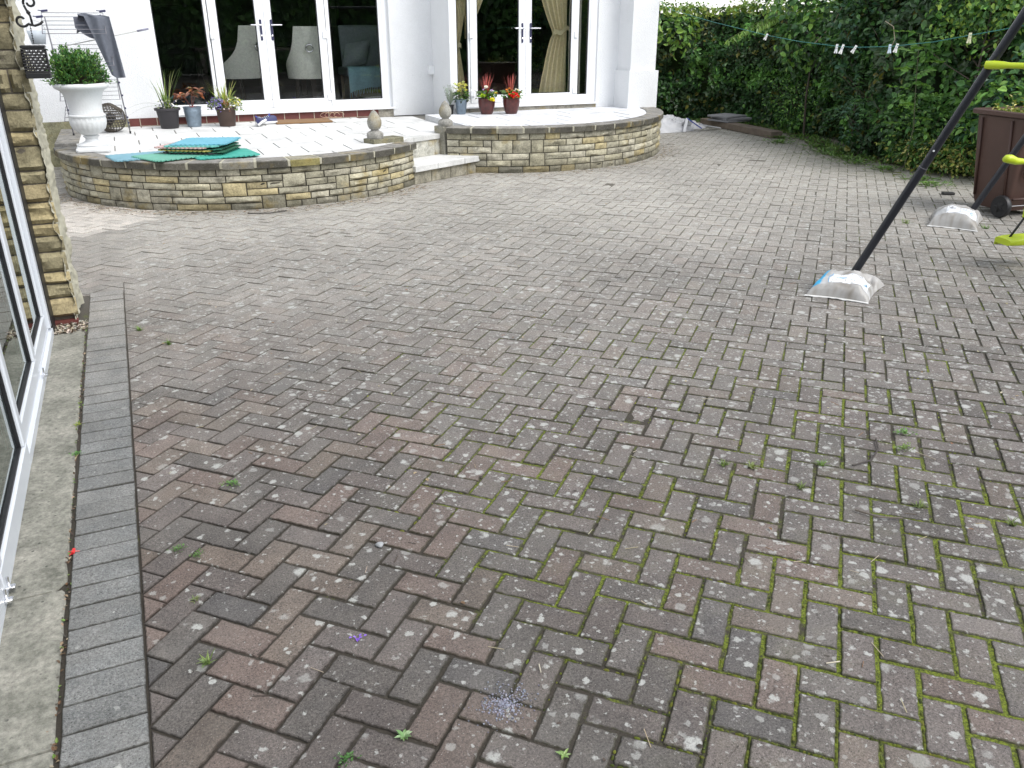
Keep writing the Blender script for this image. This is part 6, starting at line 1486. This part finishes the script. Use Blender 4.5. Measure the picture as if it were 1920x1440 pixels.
# straw, seeds and dead leaves scattered over the yard and along the wall foot
b = MB()
for _ in range(2600):
    t = random.random()
    if t < .45: a = R(random.uniform(-80, 48)); r = R1 + .03 + abs(random.gauss(0, .12)); x, y = C1[0] + r * math.sin(a), C1[1] - r * math.cos(a)
    elif t < .7: a = R(random.uniform(-38, 95)); r = R2 + .03 + abs(random.gauss(0, .12)); x, y = C2[0] + r * math.sin(a), C2[1] - r * math.cos(a)
    else: x, y = random.uniform(-.1, 7), random.uniform(1, 8)
    if y < 1: continue
    b.col = jit(random.choice(((.34, .29, .18), (.10, .07, .04), (.22, .12, .06), (.42, .38, .28), (.05, .04, .03))))
    a = random.uniform(0, 6.28)
    if random.random() < .55: L_ = random.uniform(.015, .06); b.bar((x, y, .004), (x + L_ * math.cos(a), y + L_ * math.sin(a), .005), .0016, .0014)
    else: b.leaf((x, y, .003), (math.cos(a), math.sin(a), .1), (random.gauss(0, .2), random.gauss(0, .2), 1), random.uniform(.008, .024), random.uniform(.005, .014))
for _ in range(260):
    y = random.uniform(1.2, 5.15); x = SOL0 - .012 + random.gauss(0, .006); b.col = jit(random.choice(((.10, .06, .03), (.05, .04, .03), (.25, .20, .13), (.12, .2, .04)))); b.leaf((x, y, -.002), (random.gauss(0, 1), random.gauss(0, 1), .5), (0, 0, 1), .014, .008)
for _ in range(220):
    x, y = random.uniform(-.56, -.40), random.uniform(5.02, 5.2) ; b.col = jit(random.choice(((.34, .31, .24), (.12, .09, .06), (.45, .42, .36)))); b.leaf((x, y, .007), (random.gauss(0, 1), random.gauss(0, 1), .4), (0, 0, 1), .022, .014)
b.build('leaf_litter', M['vcol']); tag(bpy.data.objects['leaf_litter'], 'straw, seeds and leaf litter on the paving', kind='stuff')
# dead moss and pebbles: individual marks the eye finds
b = MB(); b.col = (.62, .03, .03); b.tube([(-.392, 2.655, .006), (-.388, 2.675, .010)], [.006, .005], 8)
for a in (0, 1.3, 2.6, 4.0): b.tube([(-.390, 2.665, .008), (-.390 + .018 * math.cos(a), 2.665 + .018 * math.sin(a), .004)], .0014, 4)
tag(b.build('red_plastic_scrap', M['gloss']), 'tiny red plastic scrap in the gap beside the concrete strip', 'litter')
b = MB()
for _ in range(9): b.col = (.24, .12, .62); b.leaf((.365 + random.gauss(0, .008), 1.873 + random.gauss(0, .006), .003), (random.gauss(0, 1), random.gauss(0, 1), .1), (0, 0, 1), .010, .007)
tag(b.build('fallen_petal', M['leaf']), 'small violet petal on a mossy joint in the lower left paving', 'petal')
b = MB(); b.col = (.02, .02, .02); b.obox((7.66, 5.97, .014), (.05, -.03, 0), (.02, .03, 0), (0, 0, .012), .004); tag(b.build('rubber_block', M['vcol']), 'small black block lying on the paving left of the bin', 'block')
b = MB(); b.col = (.30, .31, .32); b.lathe([(.004, 0), (.012, .002), (.014, .008), (.008, .013), (.001, .014)], (.545, 2.285, .001), 12, lambda a, z: 1 + .15 * math.sin(3 * a)); tag(b.build('pebble', M['vcol'], smooth=True), 'smooth grey-blue pebble lying on a paver in the middle', 'pebble')
# crushed pale stain of bird food on two pavers
b = MB()
for _ in range(420):
    r = abs(random.gauss(0, .035)); a = random.uniform(0, 6.28); x, y = .64 + r * 1.3 * math.cos(a), 1.475 + r * math.sin(a); b.col = jit(random.choice(((.26, .28, .33), (.20, .21, .26), (.14, .15, .19)))); s_ = random.uniform(.0008, .0022); b.obox((x, y, .002 + s_ * .5), (s_, 0, 0), (0, s_, 0), (0, 0, s_ * .7))
b.build('grit', M['vcol']); tag(bpy.data.objects['grit'], 'pale blue-grey crushed grit scattered on two blocks near the bottom', kind='stuff')
# moss cushions standing up in the joints
b = MB(); rndm = random.Random(21); tries = 0
while tries < 15000:
    tries += 1
    # pick a random point on the joint lattice
    fh = .9 + 5.4 * rndm.random() ** 1.7; rt = (rndm.random() * 2 - 1) * fh * .72; X = fh * s24 + rt * c24; Y = fh * c24 - rt * s24
    if X < .15 or moss_at(X, Y) < .30 + .35 * rndm.random(): continue
    q = Vector((X, Y)) - Vector(UVO); u = q.dot(U) / MOD + 2; v = q.dot(V) / MOD
    if rndm.random() < .5: u = round(u); on_u = True
    else: v = round(v); on_u = False
    # is this lattice edge a real joint?
    if on_u:
        iv = math.floor(v); iu = int(u); k = (iu + iv) % 4
        if k == 1: continue
    else:
        iu = math.floor(u); iv = int(v); k = (iu + iv) % 4
        if k == 3: continue
    w = Vector(uv2(u, v)); 
    if nz(w.x, w.y, 5, 3.0) < -.05: continue
    r = rndm.uniform(.0022, .0052); b.col = jit(rndm.choice(((.17, .21, .02), (.11, .15, .015), (.06, .085, .012), (.21, .25, .035))), .2)
    z0 = -.0050; n = 5; al = (V if on_u else U) * rndm.uniform(.9, 2.6); ac_ = (U if on_u else V) * .95; top = b.p(w.x, w.y, z0 + r * rndm.uniform(.8, 1.35)); rg = []
    for k in range(7): a = 2 * math.pi * k / 7; p = w + al * r * math.cos(a) * rndm.uniform(.8, 1.15) + ac_ * r * math.sin(a) * rndm.uniform(.8, 1.15); rg.append(b.p(p.x, p.y, z0)); 
    rm = []
    for k in range(7): a = 2 * math.pi * k / 7; p = w + al * r * .72 * math.cos(a) + ac_ * r * .72 * math.sin(a); rm.append(b.p(p.x, p.y, z0 + r * .62))
    for k in range(7): j = (k + 1) % 7; b.face(rg[k], rg[j], rm[j], rm[k]); b.face(rm[k], rm[j], top)
b.build('moss', simple('moss', (1, 1, 1), .95, .3, 300, 1.0, 900, vcol=True), smooth=True); tag(bpy.data.objects['moss'], 'bright green moss cushions filling the paving joints', kind='stuff')
for o in bpy.data.objects:
    if '_org' in o.keys(): del o['_org']
